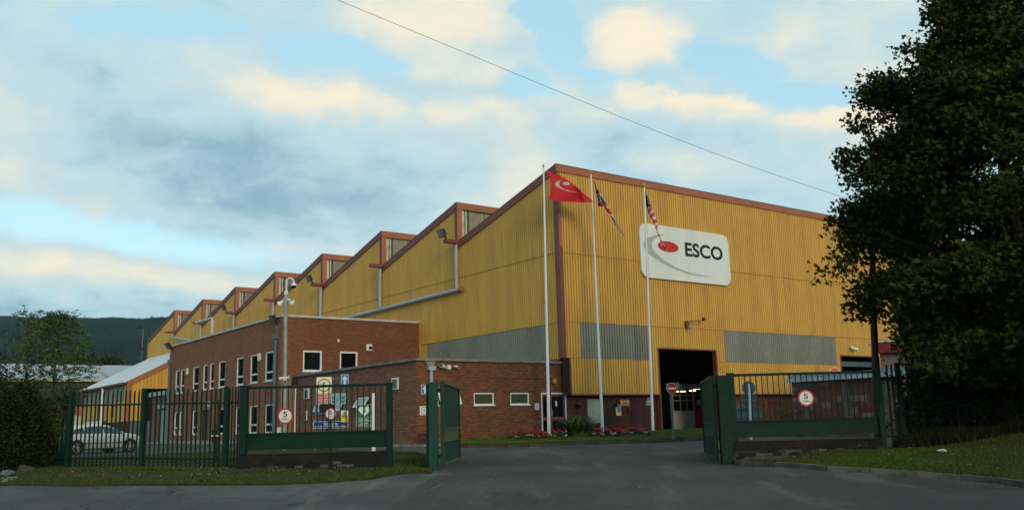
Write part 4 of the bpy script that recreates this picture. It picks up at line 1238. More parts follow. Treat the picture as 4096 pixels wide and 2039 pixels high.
def palisade(pts, label, heights=0., step=.152, first_post=True, last_post=True):
    global PALE
    P = [Vector(p) for p in pts]; o = onground(P[0])
    t = thing('palisade_fence', label, 'fence', o, 0)
    for i, (a, b) in enumerate(zip(P, P[1:])):
        d = (b - a); L_ = d.length; d.normalize(); ang = math.atan2(d.y, d.x); nrm = Vector((d.y, -d.x))
        za, zb = gz(a.x, a.y) + heights, gz(b.x, b.y) + heights
        n = int(L_ / step)
        for j in range(n):
            s = (j + .5) * L_ / n
            if s < .1 or s > L_ - .06: continue
            p = a + d * s; z = za + (zb - za) * s / L_
            if PALE is None: q = pale_mesh().build('pale', K['green'], t); PALE = q.data
            else: q = link('pale', PALE, t)
            q.location = Vector((p.x + nrm.x * .03, p.y + nrm.y * .03, z + random.uniform(-.012, .012))) - o
            q.rotation_euler = (random.uniform(-.006, .006), random.uniform(-.008, .008), ang)
        for hz in (.32, 1.86):
            MB().beam(Vector((a.x, a.y, za + hz)) - o, Vector((b.x, b.y, zb + hz)) - o, .045, .05).build('rail', K['green'], t)
        for p, z, ok in ((a, za, first_post or i > 0), (b, zb, last_post and i == len(P) - 2)):
            if ok:
                c = Vector((p.x - nrm.x * .03, p.y - nrm.y * .03, z)) - o
                MB().box(c.x - .06, c.x + .06, c.y - .05, c.y + .05, c.z - .2, c.z + 2.31).build('post', K['green'], t)
    return t


F0, F1, F2, F3 = Vector((-7.55, 25.3)), at(905, 1700, 25.9).xy, at(573, 1700, 26.7).xy, at(281, 1700, 27.5).xy
palisade([F0, F1, F2, F3], 'green steel palisade fence of pointed pales in front of the silver car', first_post=False)
palisade([F3, F3 + Vector((-.62, .78)) * 7.5], 'green palisade fence running back from the left corner post beside the small tree', first_post=False)
palisade([Vector((10.02, 25.25)), Vector((10.62, 25.35)), Vector((13.3, 25.9)), Vector((16.2, 26.5))], 'dark palisade fence under the big tree, right of the gate wall', heights=.10)


# ------------------------------------------------------------------ gate side panels on dwarf brick walls
BAR = None


def side_panel(x0, x1, lab, seed, pale=False):
    global BAR
    y = 25.; zb = min(gz(x0, y), gz(x1, y)); o = Vector((x0, y, zb))
    t = thing('gate_side_panel', lab[0], 'fence panel', o)
    w = x1 - x0; Z = lambda z: z - zb
    MB().box(-.03 if not pale else 0, .17, -.1, .1, Z(.97), Z(2.80)).build('post', K['green'], t)
    MB().box(w - .15, w, -.1, .1, Z(.30) if not pale else Z(.75), Z(2.78)).build('post', K['green'], t)
    MB().box(.17, w - .15, -.035, .035, Z(2.70), Z(2.77)).build('top_rail', K['green'], t)
    MB().box(.17, w - .15, -.012, .012, Z(1.14), Z(1.48)).build('sheet', K['green'], t)
    MB().box(.17, w - .15, -.04, .04, Z(1.48), Z(1.52)).build('mid_rail', K['green'], t)
    MB().box(.17, w - .15, -.05, .05, Z(1.07), Z(1.14)).build('bottom_rail', K['green'], t)
    n = int((w - .32) / .152)
    for i in range(1, n):
        if BAR is None: q = MB().tube([(0, 0, 0), (0, 0, 1.18)], .0145, 8, False).build('bar', K['green'], t, smooth=True); BAR = q.data
        else: q = link('bar', BAR, t)
        q.location = (.17 + i * (w - .32) / n, 0, Z(1.52))
    # dwarf wall
    zt_, z0 = .965, .26
    o2 = Vector((x0 - .06, y - .11, z0))
    d = thing('dwarf_wall', lab[1], 'wall', o2)
    L_ = w - .05
    MB().box(0, L_, .012, .21, 0, zt_ - z0 - .005).build('core', K['mortar_dark'], d)
    r_ = random.Random(seed); me = None; mp = None; rows = 9; H = (zt_ - z0) / rows
    for k in range(rows):
        u = -.1125 if k % 2 else 0
        cap = k == rows - 1
        pitch = .075 if cap else .225
        if cap: u = 0
        while u < L_ - .01:
            a, c = max(0, u), min(L_, u + pitch - .009)
            if c - a > .03:
                pl_ = pale and (k in (3, 4, 5) and r_.random() < (.8, .6, .3)[k - 3]) or (not pale and (k == 5 and r_.random() < .22 or k == 4 and r_.random() < .8) and .18 * L_ < a < .78 * L_)
                m = BR_PALE if pl_ else BR_DWARF
                full = abs(c - a - (pitch - .009)) < .002 and not cap
                if full:
                    if me is None:
                        q = MB().box(0, .216, 0, .05, 0, H - .009).build('brick', BR_DWARF, d); me = q.data
                        mp = me.copy(); mp.materials[0] = BR_PALE
                    else: q = link('brick', me, d)
                    if m is BR_PALE: q.data = mp
                    q.location = (a, r_.uniform(-.004, .004), k * H)
                else:
                    e = .22 if cap else .05
                    q = MB().box(0, c - a, 0, e, 0, H - .009 if not cap else H).build('brick', m, d); q.location = (a, r_.uniform(-.004, .004), k * H)
            u += pitch
    if pale: MB().box(.35, L_, -.03, .02, -.1, .30).build('render_base', mat('stained_render', (.085, .078, .062), (.035, .035, .028), scale=3, rough=.95, fine=.25, col3=(.02, .024, .014)), d)
    return t


XL0, XL1 = at(964, 1700, 25).x, at(1569, 1700, 25).x
side_panel(XL0, XL1, ('green railing panel of thin bars with a solid lower sheet, left of the open gate', 'blackened low brick wall under the left railing panel'), 21)
XR0, XR1 = at(2921, 1700, 25).x, at(3531, 1640, 25).x
side_panel(XR0, XR1, ('green railing panel of thin bars with a solid lower sheet, right of the open gate', 'blackened low brick wall with a pale rendered base under the right railing panel'), 22, True)
MB().box(XR1 - .2, XR1, -.1 + 25, .1 + 25, .7, 1.0)
# gate posts
xa, xb = at(1717, 1700, 25).x, at(1751, 1700, 25).x
gpost = thing('gate_post', 'square green steel gate post left of the driveway, its face coloured as lit', 'gate post', (xa, 25, gz(xa, 25)))
MB().box(0, xb - xa, -.14, .10, -.2, 2.33).build('shaft', K['green_lit'], gpost)  # shaft takes the lit green, light on its face put in as colour
MB().box(-.08, -.003, -.06, .16, -.1, 2.28).build('stop_channel', K['green'], gpost)
for z in (.35, 2.12): MB().tube([(xb - xa, .0, z), (xb - xa + .09, .0, z)], .045, 10).build('hinge', K['green'], gpost, smooth=True)
xa2, xb2 = at(2877, 1700, 25).x, at(2921, 1700, 25).x
gpost2 = thing('gate_post', 'square dark green steel gate post right of the driveway', 'gate post', (xa2, 25, gz(xa2, 25)))
MB().box(0, xb2 - xa2, -.16, .12, -.2, 2.36).build('shaft', K['green'], gpost2)
for z in (.35, 2.12): MB().tube([(-.09, .02, z), (0, .02, z)], .045, 10).build('hinge', K['green'], gpost2, smooth=True)


def gate_leaf(h, e, label, face):
    """leaf from its hinge h to its free end e (world x, y); face = +1 / -1: the side with frame and pale hatch that looks to the driveway"""
    h, e = Vector(h), Vector(e); d = e - h; L_ = d.length
    t = thing('gate_leaf', label, 'gate', (h.x, h.y, gz(h.x, h.y) + .10), math.atan2(d.y, d.x))
    H = 2.27; s = face
    def bx(n, m, u0, u1, a, c, z0, z1):
        lo_, hi_ = sorted((a * s, c * s)); return MB().box(u0, u1, lo_, hi_, z0, z1).build(n, K[m], t)
    bx('sheet', 'green_lit' if face < 0 else 'green', .1, L_ - .1, -.01, .01, .08, H - .08)  # left leaf in lighter greens than the right: light put into the paint
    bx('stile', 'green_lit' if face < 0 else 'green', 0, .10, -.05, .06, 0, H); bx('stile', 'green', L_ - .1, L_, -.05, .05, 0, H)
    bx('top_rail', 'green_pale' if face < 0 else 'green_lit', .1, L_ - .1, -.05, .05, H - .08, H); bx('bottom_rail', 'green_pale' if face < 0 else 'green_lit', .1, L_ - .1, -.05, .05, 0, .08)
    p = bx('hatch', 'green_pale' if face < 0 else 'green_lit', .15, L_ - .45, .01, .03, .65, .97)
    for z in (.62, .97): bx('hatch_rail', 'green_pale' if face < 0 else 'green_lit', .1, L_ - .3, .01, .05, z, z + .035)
    bx('latch', 'lamp_black', L_ - .42, L_ - .30, .03, .06, .72, .84)
    return t


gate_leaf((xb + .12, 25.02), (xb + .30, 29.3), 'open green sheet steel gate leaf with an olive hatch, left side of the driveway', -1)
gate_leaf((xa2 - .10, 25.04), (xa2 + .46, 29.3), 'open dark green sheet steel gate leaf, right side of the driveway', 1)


# ------------------------------------------------------------------ signs
def disc(name, cx, cz, r, m, parent, y, th=.004, sq=1): return plate(name, disc_pts(cx, cz, r, r * sq), m, parent, th, y)


def mph_sign(px, py, d, r, label, post=False):
    p = at(px, py, d)
    t = thing('speed_sign', label, 'speed sign', p, 0, 'round 5 mph signs')
    disc('disc', 0, 0, r, K['red'], t, 0, .012); disc('face', 0, 0, r * .80, K['sign_face'], t, -.003, .003)
    lettering(t, '5', -r * .27, r * .27, -r * .10, r * .58, K['black'], -.006); lettering(t, 'MPH', -r * .42, r * .42, -r * .52, -r * .26, K['black'], -.006)
    if post:
        MB().box(-.03, .03, .02, .06, -(p.z - gz(p.x, p.y)), r * .6).build('post', K['green'], t)
    return t


mph_sign(1141, 1663, 24.93, .216, 'round 5 mph sign with a red rim on the left railing panel')
mph_sign(3224, 1591, 24.93, .222, 'round 5 mph sign with a red rim on the right railing panel')
mph_sign(1323, 1654, 37.2, .240, 'round 5 mph sign among the signs on the blue steel frame', True)

DS = 37.5
def A(px, py, d=DS): return at(px, py, d)
fp = A(1263, 1515); fg = onground(fp)
frame = thing('sign_gantry', 'blue steel frame holding the delivery and caution signs behind the left railing', 'sign frame', fg)
def L3(px, py, d=DS, o=fg): return A(px, py, d) - o
w1 = L3(1378, 1515).x; zt1 = L3(1263, 1513).z; zm = L3(1263, 1653).z
for x in (0, w1): MB().box(x - .03, x + .03, .03, .09, -.1, zt1).build('post', K['frame_blue'], frame)
for z in (zt1 - .03, zm): MB().box(.03, w1 - .03, .035, .085, z - .03, z + .03).build('rail', K['frame_blue'], frame)


def board(name, label, cat, c0, c1, m, d=DS, border=None, group=None, rot=0):
    """flat board between two photograph corners at distance d; its own thing, origin at the lower left"""
    a, b_ = at(c0[0], c1[1], d), at(c1[0], c0[1], d)
    t = thing(name, label, cat, a, rot, group); w, h = b_.x - a.x, b_.z - a.z
    plate('panel', rrect(0, w, 0, h, min(w, h) * .05), K[border or m], t, .012)
    if border:
        e = min(w, h) * .05
        plate('face', rrect(e, w - e, e, h - e, e), K[m], t, .002, -.0025)
    return t, w, h


t, w, h = board('speed_board', 'square cream board with a red ring and number 5, top of the blue frame', 'sign', (1265.5, 1506), (1327, 1573), 'sign_cream')
ring('ring', w / 2, h * .5, w * .43, w * .36, K['red'], t); lettering(t, '5', w * .38, w * .62, h * .36, h * .66, K['black'])
t, w, h = board('caution_board', 'red caution board about pedestrians crossing, below the cream 5 board', 'sign', (1266, 1573.5), (1320.5, 1615), 'red', border='sign_cream')
lettering(t, 'CAUTION', w * .07, w * .93, h * .62, h * .86, K['white']); lettering(t, 'PEDESTRIANS\nCROSSING', w * .05, w * .95, h * .12, h * .54, K['white'])
t, w, h = board('report_board', 'teal board telling drivers and visitors to report to reception', 'sign', (1324, 1572), (1382, 1615), 'teal', border='sign_cream')
lettering(t, 'All drivers and\nvisitors\nmust report to\nreception', w * .08, w * .92, h * .10, h * .90, K['white'])
t, w, h = board('arrow_sign', 'blue upright sign with a cream arrow, top right of the blue frame', 'arrow sign', (1364, 1496), (1394, 1543), 'sky_blue', border='white', group='blue one way arrow signs')
plate('arrow', arrow_pts(w / 2, h * .12, h * .90, w * .66), K['sign_cream'], t, .002, -.005)
t, w, h = board('danger_sign', 'yellow danger sign with a black warning triangle, overlapping the deliveries board', 'sign', (1362, 1640), (1393, 1687), 'sign_yellow', DS - .06)
plate('upper_panel', rrect(0.003, w - .003, h * .50, h - .003, .01), K['sign_face'], t, .002, -.003)
plate('triangle', [(w * .12, 0, h * .48), (w * .88, 0, h * .48), (w * .5, 0, h * .95)], K['black'], t, .002, -.005); plate('triangle_face', [(w * .25, 0, h * .53), (w * .75, 0, h * .53), (w * .5, 0, h * .85)], K['sign_yellow'], t, .002, -.008)
plate('flame', [(w * .40, 0, h * .56), (w * .62, 0, h * .56), (w * .64, 0, h * .66), (w * .56, 0, h * .64), (w * .5, 0, h * .76), (w * .45, 0, h * .64), (w * .38, 0, h * .66)], K['black'], t, .002, -.011)
lettering(t, 'DANGER', w * .1, w * .9, h * .32, h * .42, K['black']);
t, w, h = board('deliveries_board', 'long dark blue deliveries board at the foot of the blue frame', 'sign', (1253, 1681), (1393, 1713), 'blue', DS - .03, border='white')
lettering(t, 'Deliveries', w * .31, w * .69, h * .50, h * .86, K['white']); MB().box(w * .31, w * .69, -.006, -.003, h * .42, h * .45).build('underline', K['white'], t)
lettering(t, 'One Way Traffic System in Place', w * .04, w * .96, h * .14, h * .36, K['white'])
mir = thing('round_black_sign', 'round black disc behind the signs on the blue frame', 'sign', A(1308, 1631, DS + .12)); disc('disc', 0, 0, .33, K['black'], mir, 0, .03); MB().box(-.03, .03, .03, .08, -1.5, 0).build('post', K['black'], mir)
p = at(1494, 1571, 36.5); g_ = onground(p)
df = thing('defibrillator_sign', 'green defibrillator sign with a white heart on a square white post', 'sign', g_)
MB().box(-.06, .07, 0, .12, -.1, p.z - g_.z).build('post', K['white'], df)
a, c = at(1426, 1706, 36.45) - g_, at(1489, 1616, 36.45) - g_
x0, x1, z0, z1 = a.x, c.x, a.z, c.z; w, h = x1 - x0, z1 - z0; y = -.05
plate('panel', rrect(x0, x1, z0, z1, .01), K['white'], df, .015, y); plate('face', rrect(x0 + .01, x1 - .01, z0 + h * .415, z1 - .01, .01), K['sign_green'], df, .002, y - .003)
plate('name_strip', rrect(x0 + .01, x1 - .01, z0 + h * .235, z0 + h * .400, .005), K['sign_green'], df, .002, y - .003); plate('foot_strip', rrect(x0 + .01, x1 - .01, z0 + .01, z0 + h * .22, .005), K['sign_green'], df, .002, y - .003)
hp_ = []
for i in range(40):
    s = 2 * math.pi * i / 40
    hp_.append(((x0 + x1) / 2 + w * .37 * math.sin(s) ** 3, 0, z0 + h * .715 + h * .0165 * (13 * math.cos(s) - 5 * math.cos(2 * s) - 2 * math.cos(3 * s) - math.cos(4 * s))))
plate('heart', hp_, K['white'], df, .002, y - .006)
cx_, cz_ = (x0 + x1) / 2, z0 + h * .73
plate('bolt', [(cx_ + w * q, 0, cz_ + h * r_) for q, r_ in ((.12, .13), (-.06, .03), (.02, .02), (-.08, -.06), (0, -.07), (-.06, -.16), (.10, -.04), (.02, -.03), (.13, .04), (.04, .05))], K['sign_green'], df, .002, y - .009)
lettering(df, 'Defibrillator', x0 + w * .08, x1 - w * .08, z0 + h * .27, z0 + h * .36, K['white'], y - .006); lettering(df, 'Emergency\nDefibrillator on site', x0 + w * .06, x1 - w * .06, z0 + h * .05, z0 + h * .19, K['white'], y - .006)

# no entry sign on its post in front of the open bay
p = at(2688, 1552, 37.5); g_ = onground(at(2693, 1757, 37.5))
ne = thing('no_entry_sign', 'red no entry sign on a grey post in front of the big open bay', 'road sign', g_)
q = p - g_; r_ = .225
MB().tube([(.02, .05, -.1), (.0, .05, q.z + .15)], .04, 10).build('post', K['pipe_dark'], ne, smooth=True)
disc('rim', q.x, q.z, r_, K['white'], ne, 0, .012); disc('disc', q.x, q.z, r_ * .94, K['red'], ne, -.003, .003); MB().box(q.x - r_ * .70, q.x + r_ * .70, -.007, -.004, q.z - r_ * .17, q.z + r_ * .17).build('bar', K['white'], ne)
plate('give_way_back', [(q.x - .26, 0, q.z + .21), (q.x + .32, 0, q.z + .23), (q.x + .05, 0, q.z - .30)], K['sign_back'], ne, .012, .10)
# the same kind of sign seen over the right railing
p = at(3339, 1487, 42); g_ = onground(p)
ne2 = thing('no_entry_sign', 'no entry sign whose red top just shows over the right railing panel', 'road sign', g_); q = p - g_
disc('rim', 0, q.z, .22, K['sign_cream'], ne2, 0, .012); disc('disc', 0, q.z, .20, mat('orange_red', (.70, .06, .015), rough=.4), ne2, -.003, .003); MB().box(-.15, .15, -.007, -.004, q.z - .04, q.z + .04).build('bar', K['white'], ne2)
MB().box(-.03, .03, .03, .09, -.1, q.z).build('post', K['steel'], ne2)
# backs of three signs on a white post
p = at(2997, 1534, 37); g_ = onground(at(3005, 1763, 37))
sb = thing('sign_cluster', 'grey sign backs on a white post behind the right railing', 'road sign', g_)
def q3(px, py): return at(px, py, 37) - g_
MB().tube([(0, 0, -.1), (q3(2997, 1534).x, 0, q3(2997, 1534).z)], .05, 12).build('post', K['white'], sb, smooth=True)
c_ = q3(2997, 1550); disc('round_sign', c_.x, c_.z, .275, K['sign_back'], sb, .08, .015)
for c0_, c1_ in (((2965, 1579), (3029, 1616)), ((2946, 1620), (3047, 1686))):
    a, c = q3(c0_[0], c1_[1]), q3(c1_[0], c0_[1]); plate('square_sign', rrect(a.x, c.x, a.z, c.z, .03), K['sign_back'], sb, .015, .08)
    for f in (.22, .78): MB().box(a.x, c.x, .055, .078, a.z + (c.z - a.z) * f - .015, a.z + (c.z - a.z) * f + .015).build('channel', K['mullion'], sb)
# reception board beyond the car
p = at(338, 1697, 50); p2 = at(402, 1685, 50); g_ = onground(p)
rb = thing('reception_board', 'white reception board with blue letters standing behind the silver car', 'sign', g_)
w, z0, z1 = p2.x - p.x, p.z - g_.z, p2.z - g_.z
MB().box(0, w, 0, .03, z0, z1).build('panel', K['white'], rb); lettering(rb, 'RECEPTION', w * .05, w * .95, z0 + .03, z1 - .03, K['blue'])
for x in (.1, w - .1): MB().box(x - .03, x + .03, .03, .08, -.1, z1).build('post', K['steel'], rb)


# ------------------------------------------------------------------ things fixed to the walls (each in the wall's own directions)
def wthing(name, label, cat, pl, px, py, group=None, d=0.):
    u, v = pl.px(px, py)
    p = pl.pt(u, v, d)
    return thing(name, label, cat, toW(p), AZ if pl.k == 'Y' else AZ - math.pi / 2, group)


def wsize(pl, c0, c1):
    (a, b_), (c, e) = pl.px(*c0), pl.px(*c1); return abs(c - a), abs(e - b_)


# big company sign on the front
PSG = Plane('Y', -.14)
sx0, sx1, sz0, sz1 = 5.60, 12.84, 9.16, 12.17
sg = thing('company_sign', 'big white rounded company sign with grey swoosh, red oval and black letters', 'sign', toW((sx0, -.14, sz0)), AZ)
plate('panel', rrect(0, sx1 - sx0, 0, sz1 - sz0, .52, n=8), K['sign_face'], sg, .10)
MB().box(.6, 6.6, .10, .13, .3, .4).box(.6, 6.6, .10, .13, 2.5, 2.6).build('fixing_rail', K['mullion'], sg)
sw = [(605, 322), (520, 320), (440, 332), (370, 353), (312, 388), (276, 430), (268, 468), (280, 512), (310, 560), (345, 605), (420, 660), (520, 727), (640, 792), (780, 848), (900, 892), (1020, 920), (1140, 936), (1230, 939), (1310, 933), (1220, 928), (1100, 913), (1000, 891), (900, 860), (800, 823), (700, 774), (600, 714), (520, 655), (460, 600), (416, 545), (393, 490), (394, 440), (415, 402), (450, 371), (500, 346), (550, 331)]
def sgp(x, y):
    p = fY(2500 + x / 3.663, 850 + y / 3.663, -.14); return (p.x - sx0, 0, p.z - sz0)
plate('swoosh', [sgp(*p) for p in sw], K['sign_grey'], sg, .003, -.004)
l_, r2, c_ = sgp(480, 470), sgp(786, 520), sgp(632, 501); rx = (r2[0] - l_[0]) / 2
plate('oval', disc_pts(c_[0], c_[2], rx, (sgp(600, 418)[2] - sgp(680, 587)[2]) / 2, 40), K['red'], sg, .003, -.004)
e0, e1, o1 = sgp(884, 634), sgp(905, 440), sgp(1430, 600)
lettering(sg, 'ESCO', e0[0], o1[0], e0[2] - .02, e1[2] + .02, K['black'], -.004)

tsz = wsize(PA, (1683, 1537), (1704, 1575))
t = wthing('arrow_sign', 'blue arrow sign with a white edge on the annex corner above the square 5 sign', 'arrow sign', PA, 1683, 1576, 'blue one way arrow signs', .03); w, h = .40, tsz[1]
plate('panel', rrect(0, w, 0, h, .03), K['white'], t, .012); plate('face', rrect(.015, w - .015, .015, h - .015, .03), K['sky_blue'], t, .002, -.003); plate('arrow', arrow_pts(w / 2, h * .1, h * .9, w * .6), K['sign_cream'], t, .002, -.005)
t = wthing('square_speed_sign', 'square white 5 sign with a red ring on the annex corner', 'speed sign', PA, 1678, 1659, None, .03); w, h = .44, .39
plate('panel', rrect(0, w, 0, h, .01), K['sign_face'], t, .012); ring('ring', w / 2, h / 2, h * .44, h * .37, K['red'], t); lettering(t, '5', w * .39, w * .61, h * .3, h * .7, K['black'])

t = wthing('bell_box', 'round dull yellow alarm bell above the annex door', 'bell', PA, 2215, 1525, None, .0)
MB().lathe((0, 0, 0), [(.10, 0), (.135, .03), (.14, .10), (.11, .13)], (0, -1, 0), 20).build('cover', mat('dull_yellow', (.38, .28, .06), rough=.5), t, smooth=True)
t = wthing('entry_phone', 'pale intercom box on the annex wall left of the maroon door', 'intercom', PA, 2145, 1625)
plate('case', rrect(-.11, .11, -.16, .16, .04), K['sign_face'], t, .07, -.07)
for z in (-.08, -.03, .02, .07): MB().box(-.06, .06, -.075, -.07, z, z + .015).build('slot', K['coping'], t)

t = wthing('notice_board', 'blank dirty white board on the plinth wall behind the middle flagpole', 'board', PP, 2352, 1691, None, .02); w, h = wsize(PP, (2352, 1597), (2412, 1691)); w = 1.0
plate('panel', rrect(0, w, 0, h, .01), mat('dirty_white', (.40, .41, .36), (.30, .31, .26), scale=2.2, rough=.6), t, .02)
t = wthing('camera_notice', 'tan camera warning notice on the plinth wall right of the middle flagpole', 'notice', PP, 2482, 1621, None, .02); w, h = .60, .30
plate('panel', rrect(0, w, 0, h, .008), K['sign_tan'], t, .01); MB().box(w * .33, w * .67, -.004, -.002, h * .50, h * .92).build('picture', K['black'], t); disc('lens', w * .5, h * .7, .04, K['sign_face'], t, -.008, .003)
for z, a in ((.32, .2), (.14, .1)): MB().box(w * a, w * (1 - a), -.004, -.002, h * z, h * (z + .1)).build('text_line', K['maroon'], t)
t = wthing('safety_notice', 'tall safety notice with green, blue and yellow bands on the plinth wall', 'notice', PP, 2464, 1661, None, .02); w, h = .37, .53
plate('panel', rrect(0, w, 0, h, .008), K['sign_cream'], t, .01)
for z0, z1, mm in ((.88, .99, 'sign_green'), (.78, .85, 'red'), (.66, .75, 'teal'), (.54, .64, 'teal'), (.42, .52, 'teal'), (.30, .40, 'teal'), (.02, .22, 'sign_yellow')): MB().box(w * (.03 if mm in ('sign_green', 'sign_yellow') else .22), w * .97, -.004, -.002, h * z0, h * z1).build('band', K[mm], t)
PD = Plane('Y', .27)
t = wthing('door_notice', 'small blue and white notice high on the maroon side door', 'notice', PD, 2591, 1603, None, .0); plate('panel', rrect(0, .20, 0, .20, .01), K['sign_face'], t, .006); disc('symbol', .10, .11, .07, K['sky_blue'], t, -.003, .002)
t = wthing('door_notice', 'wider blue and yellow notice on the maroon side door, below the small one', 'notice', PD, 2586, 1619, None, .0); plate('panel', rrect(0, .34, 0, .21, .01), K['sign_face'], t, .006); disc('symbol', .10, .10, .085, K['sky_blue'], t, -.003, .002); plate('triangle', [(.2, 0, .06), (.32, 0, .06), (.26, 0, .17)], K['black'], t, .002, -.003); MB().box(.20, .33, -.004, -.002, .01, .05).build('strip', K['sign_yellow'], t)
t = wthing('bulkhead_light', 'slim white bulkhead light above the maroon side door', 'light', PP, 2601, 1573); MB().box(-.2, .2, -.14, -.02, -.035, .04).build('case', K['upvc'], t)
t = wthing('wall_lamp', 'dark round wall lamp left of the blank white board', 'wall lamp', PP, 2311, 1618); MB().lathe((0, 0, 0), [(.05, 0), (.06, .08), (.11, .10), (.11, .16), (.05, .20)], (0, -1, 0), 14).build('body', K['lamp_black'], t, smooth=True); MB().box(-.2, .2, -.05, 0, -.05, .02).build('backplate', K['lamp_black'], t)
t = wthing('wall_lamp', 'small grey wall lamp beside the safety notice', 'wall lamp', PP, 2457, 1618); MB().lathe((0, 0, 0), [(.05, 0), (.05, .10), (.09, .14), (.09, .22)], (.3, -1, -.2), 14).build('body', K['lamp_black'], t, smooth=True); MB().lathe((.066, -.21, -.045), [(.07, 0), (.07, .02)], (.3, -1, -.2), 14).build('lens', K['lamp_glass'], t)
t = wthing('switch_box', 'small black box on the plinth wall below the tan notice', 'box', PP, 2512, 1638); MB().box(-.06, .06, -.08, 0, -.09, .09).build('case', K['lamp_black'], t)


def bullet_cam(label, pl, px, py, ax=(.6, -.8, -.15), s=1.):
    t = wthing('security_camera', label, 'security camera', pl, px, py, 'security cameras')
    MB().tube([(0, 0, 0), (0, -.10 * s, 0)], .025 * s, 8).lathe((0, -.012 * s, 0), [(.06 * s, 0), (.06 * s, -.014 * s)], (0, 1, 0), 12).build('bracket', K['upvc'], t)
    a = Vector(ax).normalized()
    MB().lathe(Vector((0, -.13 * s, 0)) - a * .12 * s, [(.05 * s, 0), (.065 * s, .02 * s), (.065 * s, .26 * s), (.075 * s, .27 * s), (.075 * s, .32 * s)], a, 14).build('body', K['upvc'], t, smooth=True)
    MB().lathe(Vector((0, -.13 * s, 0)) + a * .195 * s, [(.06 * s, 0), (.06 * s, .012 * s)], a, 14).build('lens', K['black'], t)
    return t


bullet_cam('larger white bullet camera on the annex wall above the gate leaf, pointing left', PA, 1768, 1467, (-.9, -.5, .25), 1.2)
bullet_cam('smaller white bullet camera on the annex wall, right of the junction box', PA, 1817, 1466, (.3, -1, -.1), .9)
t = wthing('junction_box', 'square grey junction box between two cameras on the annex wall', 'junction box', PA, 1793, 1468); MB().box(-.09, .09, -.10, 0, -.09, .09).build('case', K['sign_face'], t)
t = wthing('camera_plate', 'square white camera mount high on the office end wall', 'security camera', POR, 1476, 1389); plate('panel', rrect(-.19, .19, -.19, .19, .02), K['upvc'], t, .05, -.06); MB().lathe((0, -.10, 0), [(.08, 0), (.1, .04), (.07, .16)], (.5, -1, -.3), 12).build('dome', K['lamp_black'], t, smooth=True)
for i, (px_, py_) in enumerate(((1040, 1427), (751, 1485))):
    t = wthing('alarm_box', ('white alarm box between the two nearest upper office windows', 'white alarm box right of the farthest pair of upper office windows')[i], 'alarm box', PO, px_, py_, 'alarm boxes on the office wall')
    MB().prism([(-.16, -.10, -.16), (-.07, -.10, -.24), (.07, -.10, -.24), (.16, -.10, -.16), (.16, -.10, .18), (.1, -.10, .22), (-.1, -.10, .22), (-.16, -.10, .18)], (0, .10, 0)).build('case', K['upvc'], t)
t = wthing('office_door_sign', 'small pale blue sign above the brown office door', 'sign', PO, 837, 1615); plate('panel', rrect(-.3, .3, -.16, .16, .02), K['sign_face'], t, .02, -.03); MB().box(-.2, .2, -.036, -.032, -.06, .07).build('print', K['blue'], t)
for i, (px_, py_) in enumerate(((1017, 1577), (1072, 1571), (1085, 1572), (985, 1583))):
    t = wthing('air_brick', ('dark air brick left of the office drain pipe, second from the pipe', 'left one of the pair of air bricks by the office drain pipe', 'air brick nearest the office drain pipe', 'dark air brick farthest from the office drain pipe')[i], 'air brick', PO, px_, py_, 'air bricks in the office wall'); MB().box(-.11, .11, -.03, 0, -.11, .11).build('grille', K['maroon'], t)


def floodlight(label, p, rot, tilt=.5, s=1.):
    t = thing('floodlight', label, 'floodlight', p, rot, 'floodlights on the gutters and walls')
    b = MB(); a = Vector((0, -math.cos(tilt), -math.sin(tilt))); up = Vector((0, -math.sin(tilt), math.cos(tilt)))
    c = Vector((0, -.25, .28)) * s; X = Vector((1, 0, 0))
    def k(x, y, z): return c + X * x * s + up * y * s + a * z * s
    w, h = .26, .20
    b.add([k(-w, -h, .06), k(w, -h, .06), k(w, h, .06), k(-w, h, .06), k(-w * .7, -h * .7, -.12), k(w * .7, -h * .7, -.12), k(w * .7, h * .7, -.12), k(-w * .7, h * .7, -.12)], [(0, 1, 2, 3), (4, 7, 6, 5), (0, 4, 5, 1), (1, 5, 6, 2), (2, 6, 7, 3), (3, 7, 4, 0)])
    b.build('housing', K['lamp_black'], t)
    MB().quad(k(-w * .85, -h * .85, .065), k(w * .85, -h * .85, .065), k(w * .85, h * .85, .065), k(-w * .85, h * .85, .065)).build('glass', K['lamp_glass'], t)
    MB().beam((0, 0, 0), c - a * .06 * s, .07 * s).build('arm', K['lamp_black'], t)
    return t


LEFTF = AZ - math.pi / 2
for k_, lb in ((1, 'floodlight on the nearest gutter, above the long drain pipe'), (3, 'floodlight on the third gutter from the near corner'), (5, 'floodlight on the fifth gutter from the near corner')):
    floodlight(lb, toW((-.85, YK[k_] - .1, 12.24)), LEFTF, .35, 1.25)
u, v = PO.px(1110, 1296); floodlight('black floodlight on the office side wall near the mast', toW((-8.96, u, v)), LEFTF, .6, 1.1)
u, v = PO.px(690, 1402); floodlight('black floodlight at the far end of the office side wall', toW((-8.96, u, v)), LEFTF, .6, 1.3)
# camera bracket above the big opening
t = wthing('camera_bracket', 'maroon bracket with a long arm and small camera above the big open bay', 'bracket', PF, 2741, 1300)
MB().box(-.09, .09, -.20, 0, -.12, .22).build('plate', K['maroon'], t); MB().beam((0, -.15, .20), (1.05, -.45, .26), .05).build('arm', K['maroon'], t); MB().box(.95, 1.12, -.52, -.38, .28, .42).build('arm_camera', K['lamp_black'], t)
MB().lathe((0, -.2, -.13), [(.05, 0), (.09, .05), (.07, .20)], (.5, -1, -.2), 12).build('lamp', K['steel'], t, smooth=True)
bullet_cam('white bullet camera above the half open roller shutter', PF, 3402, 1393, (.9, -.6, -.4), 1.5)

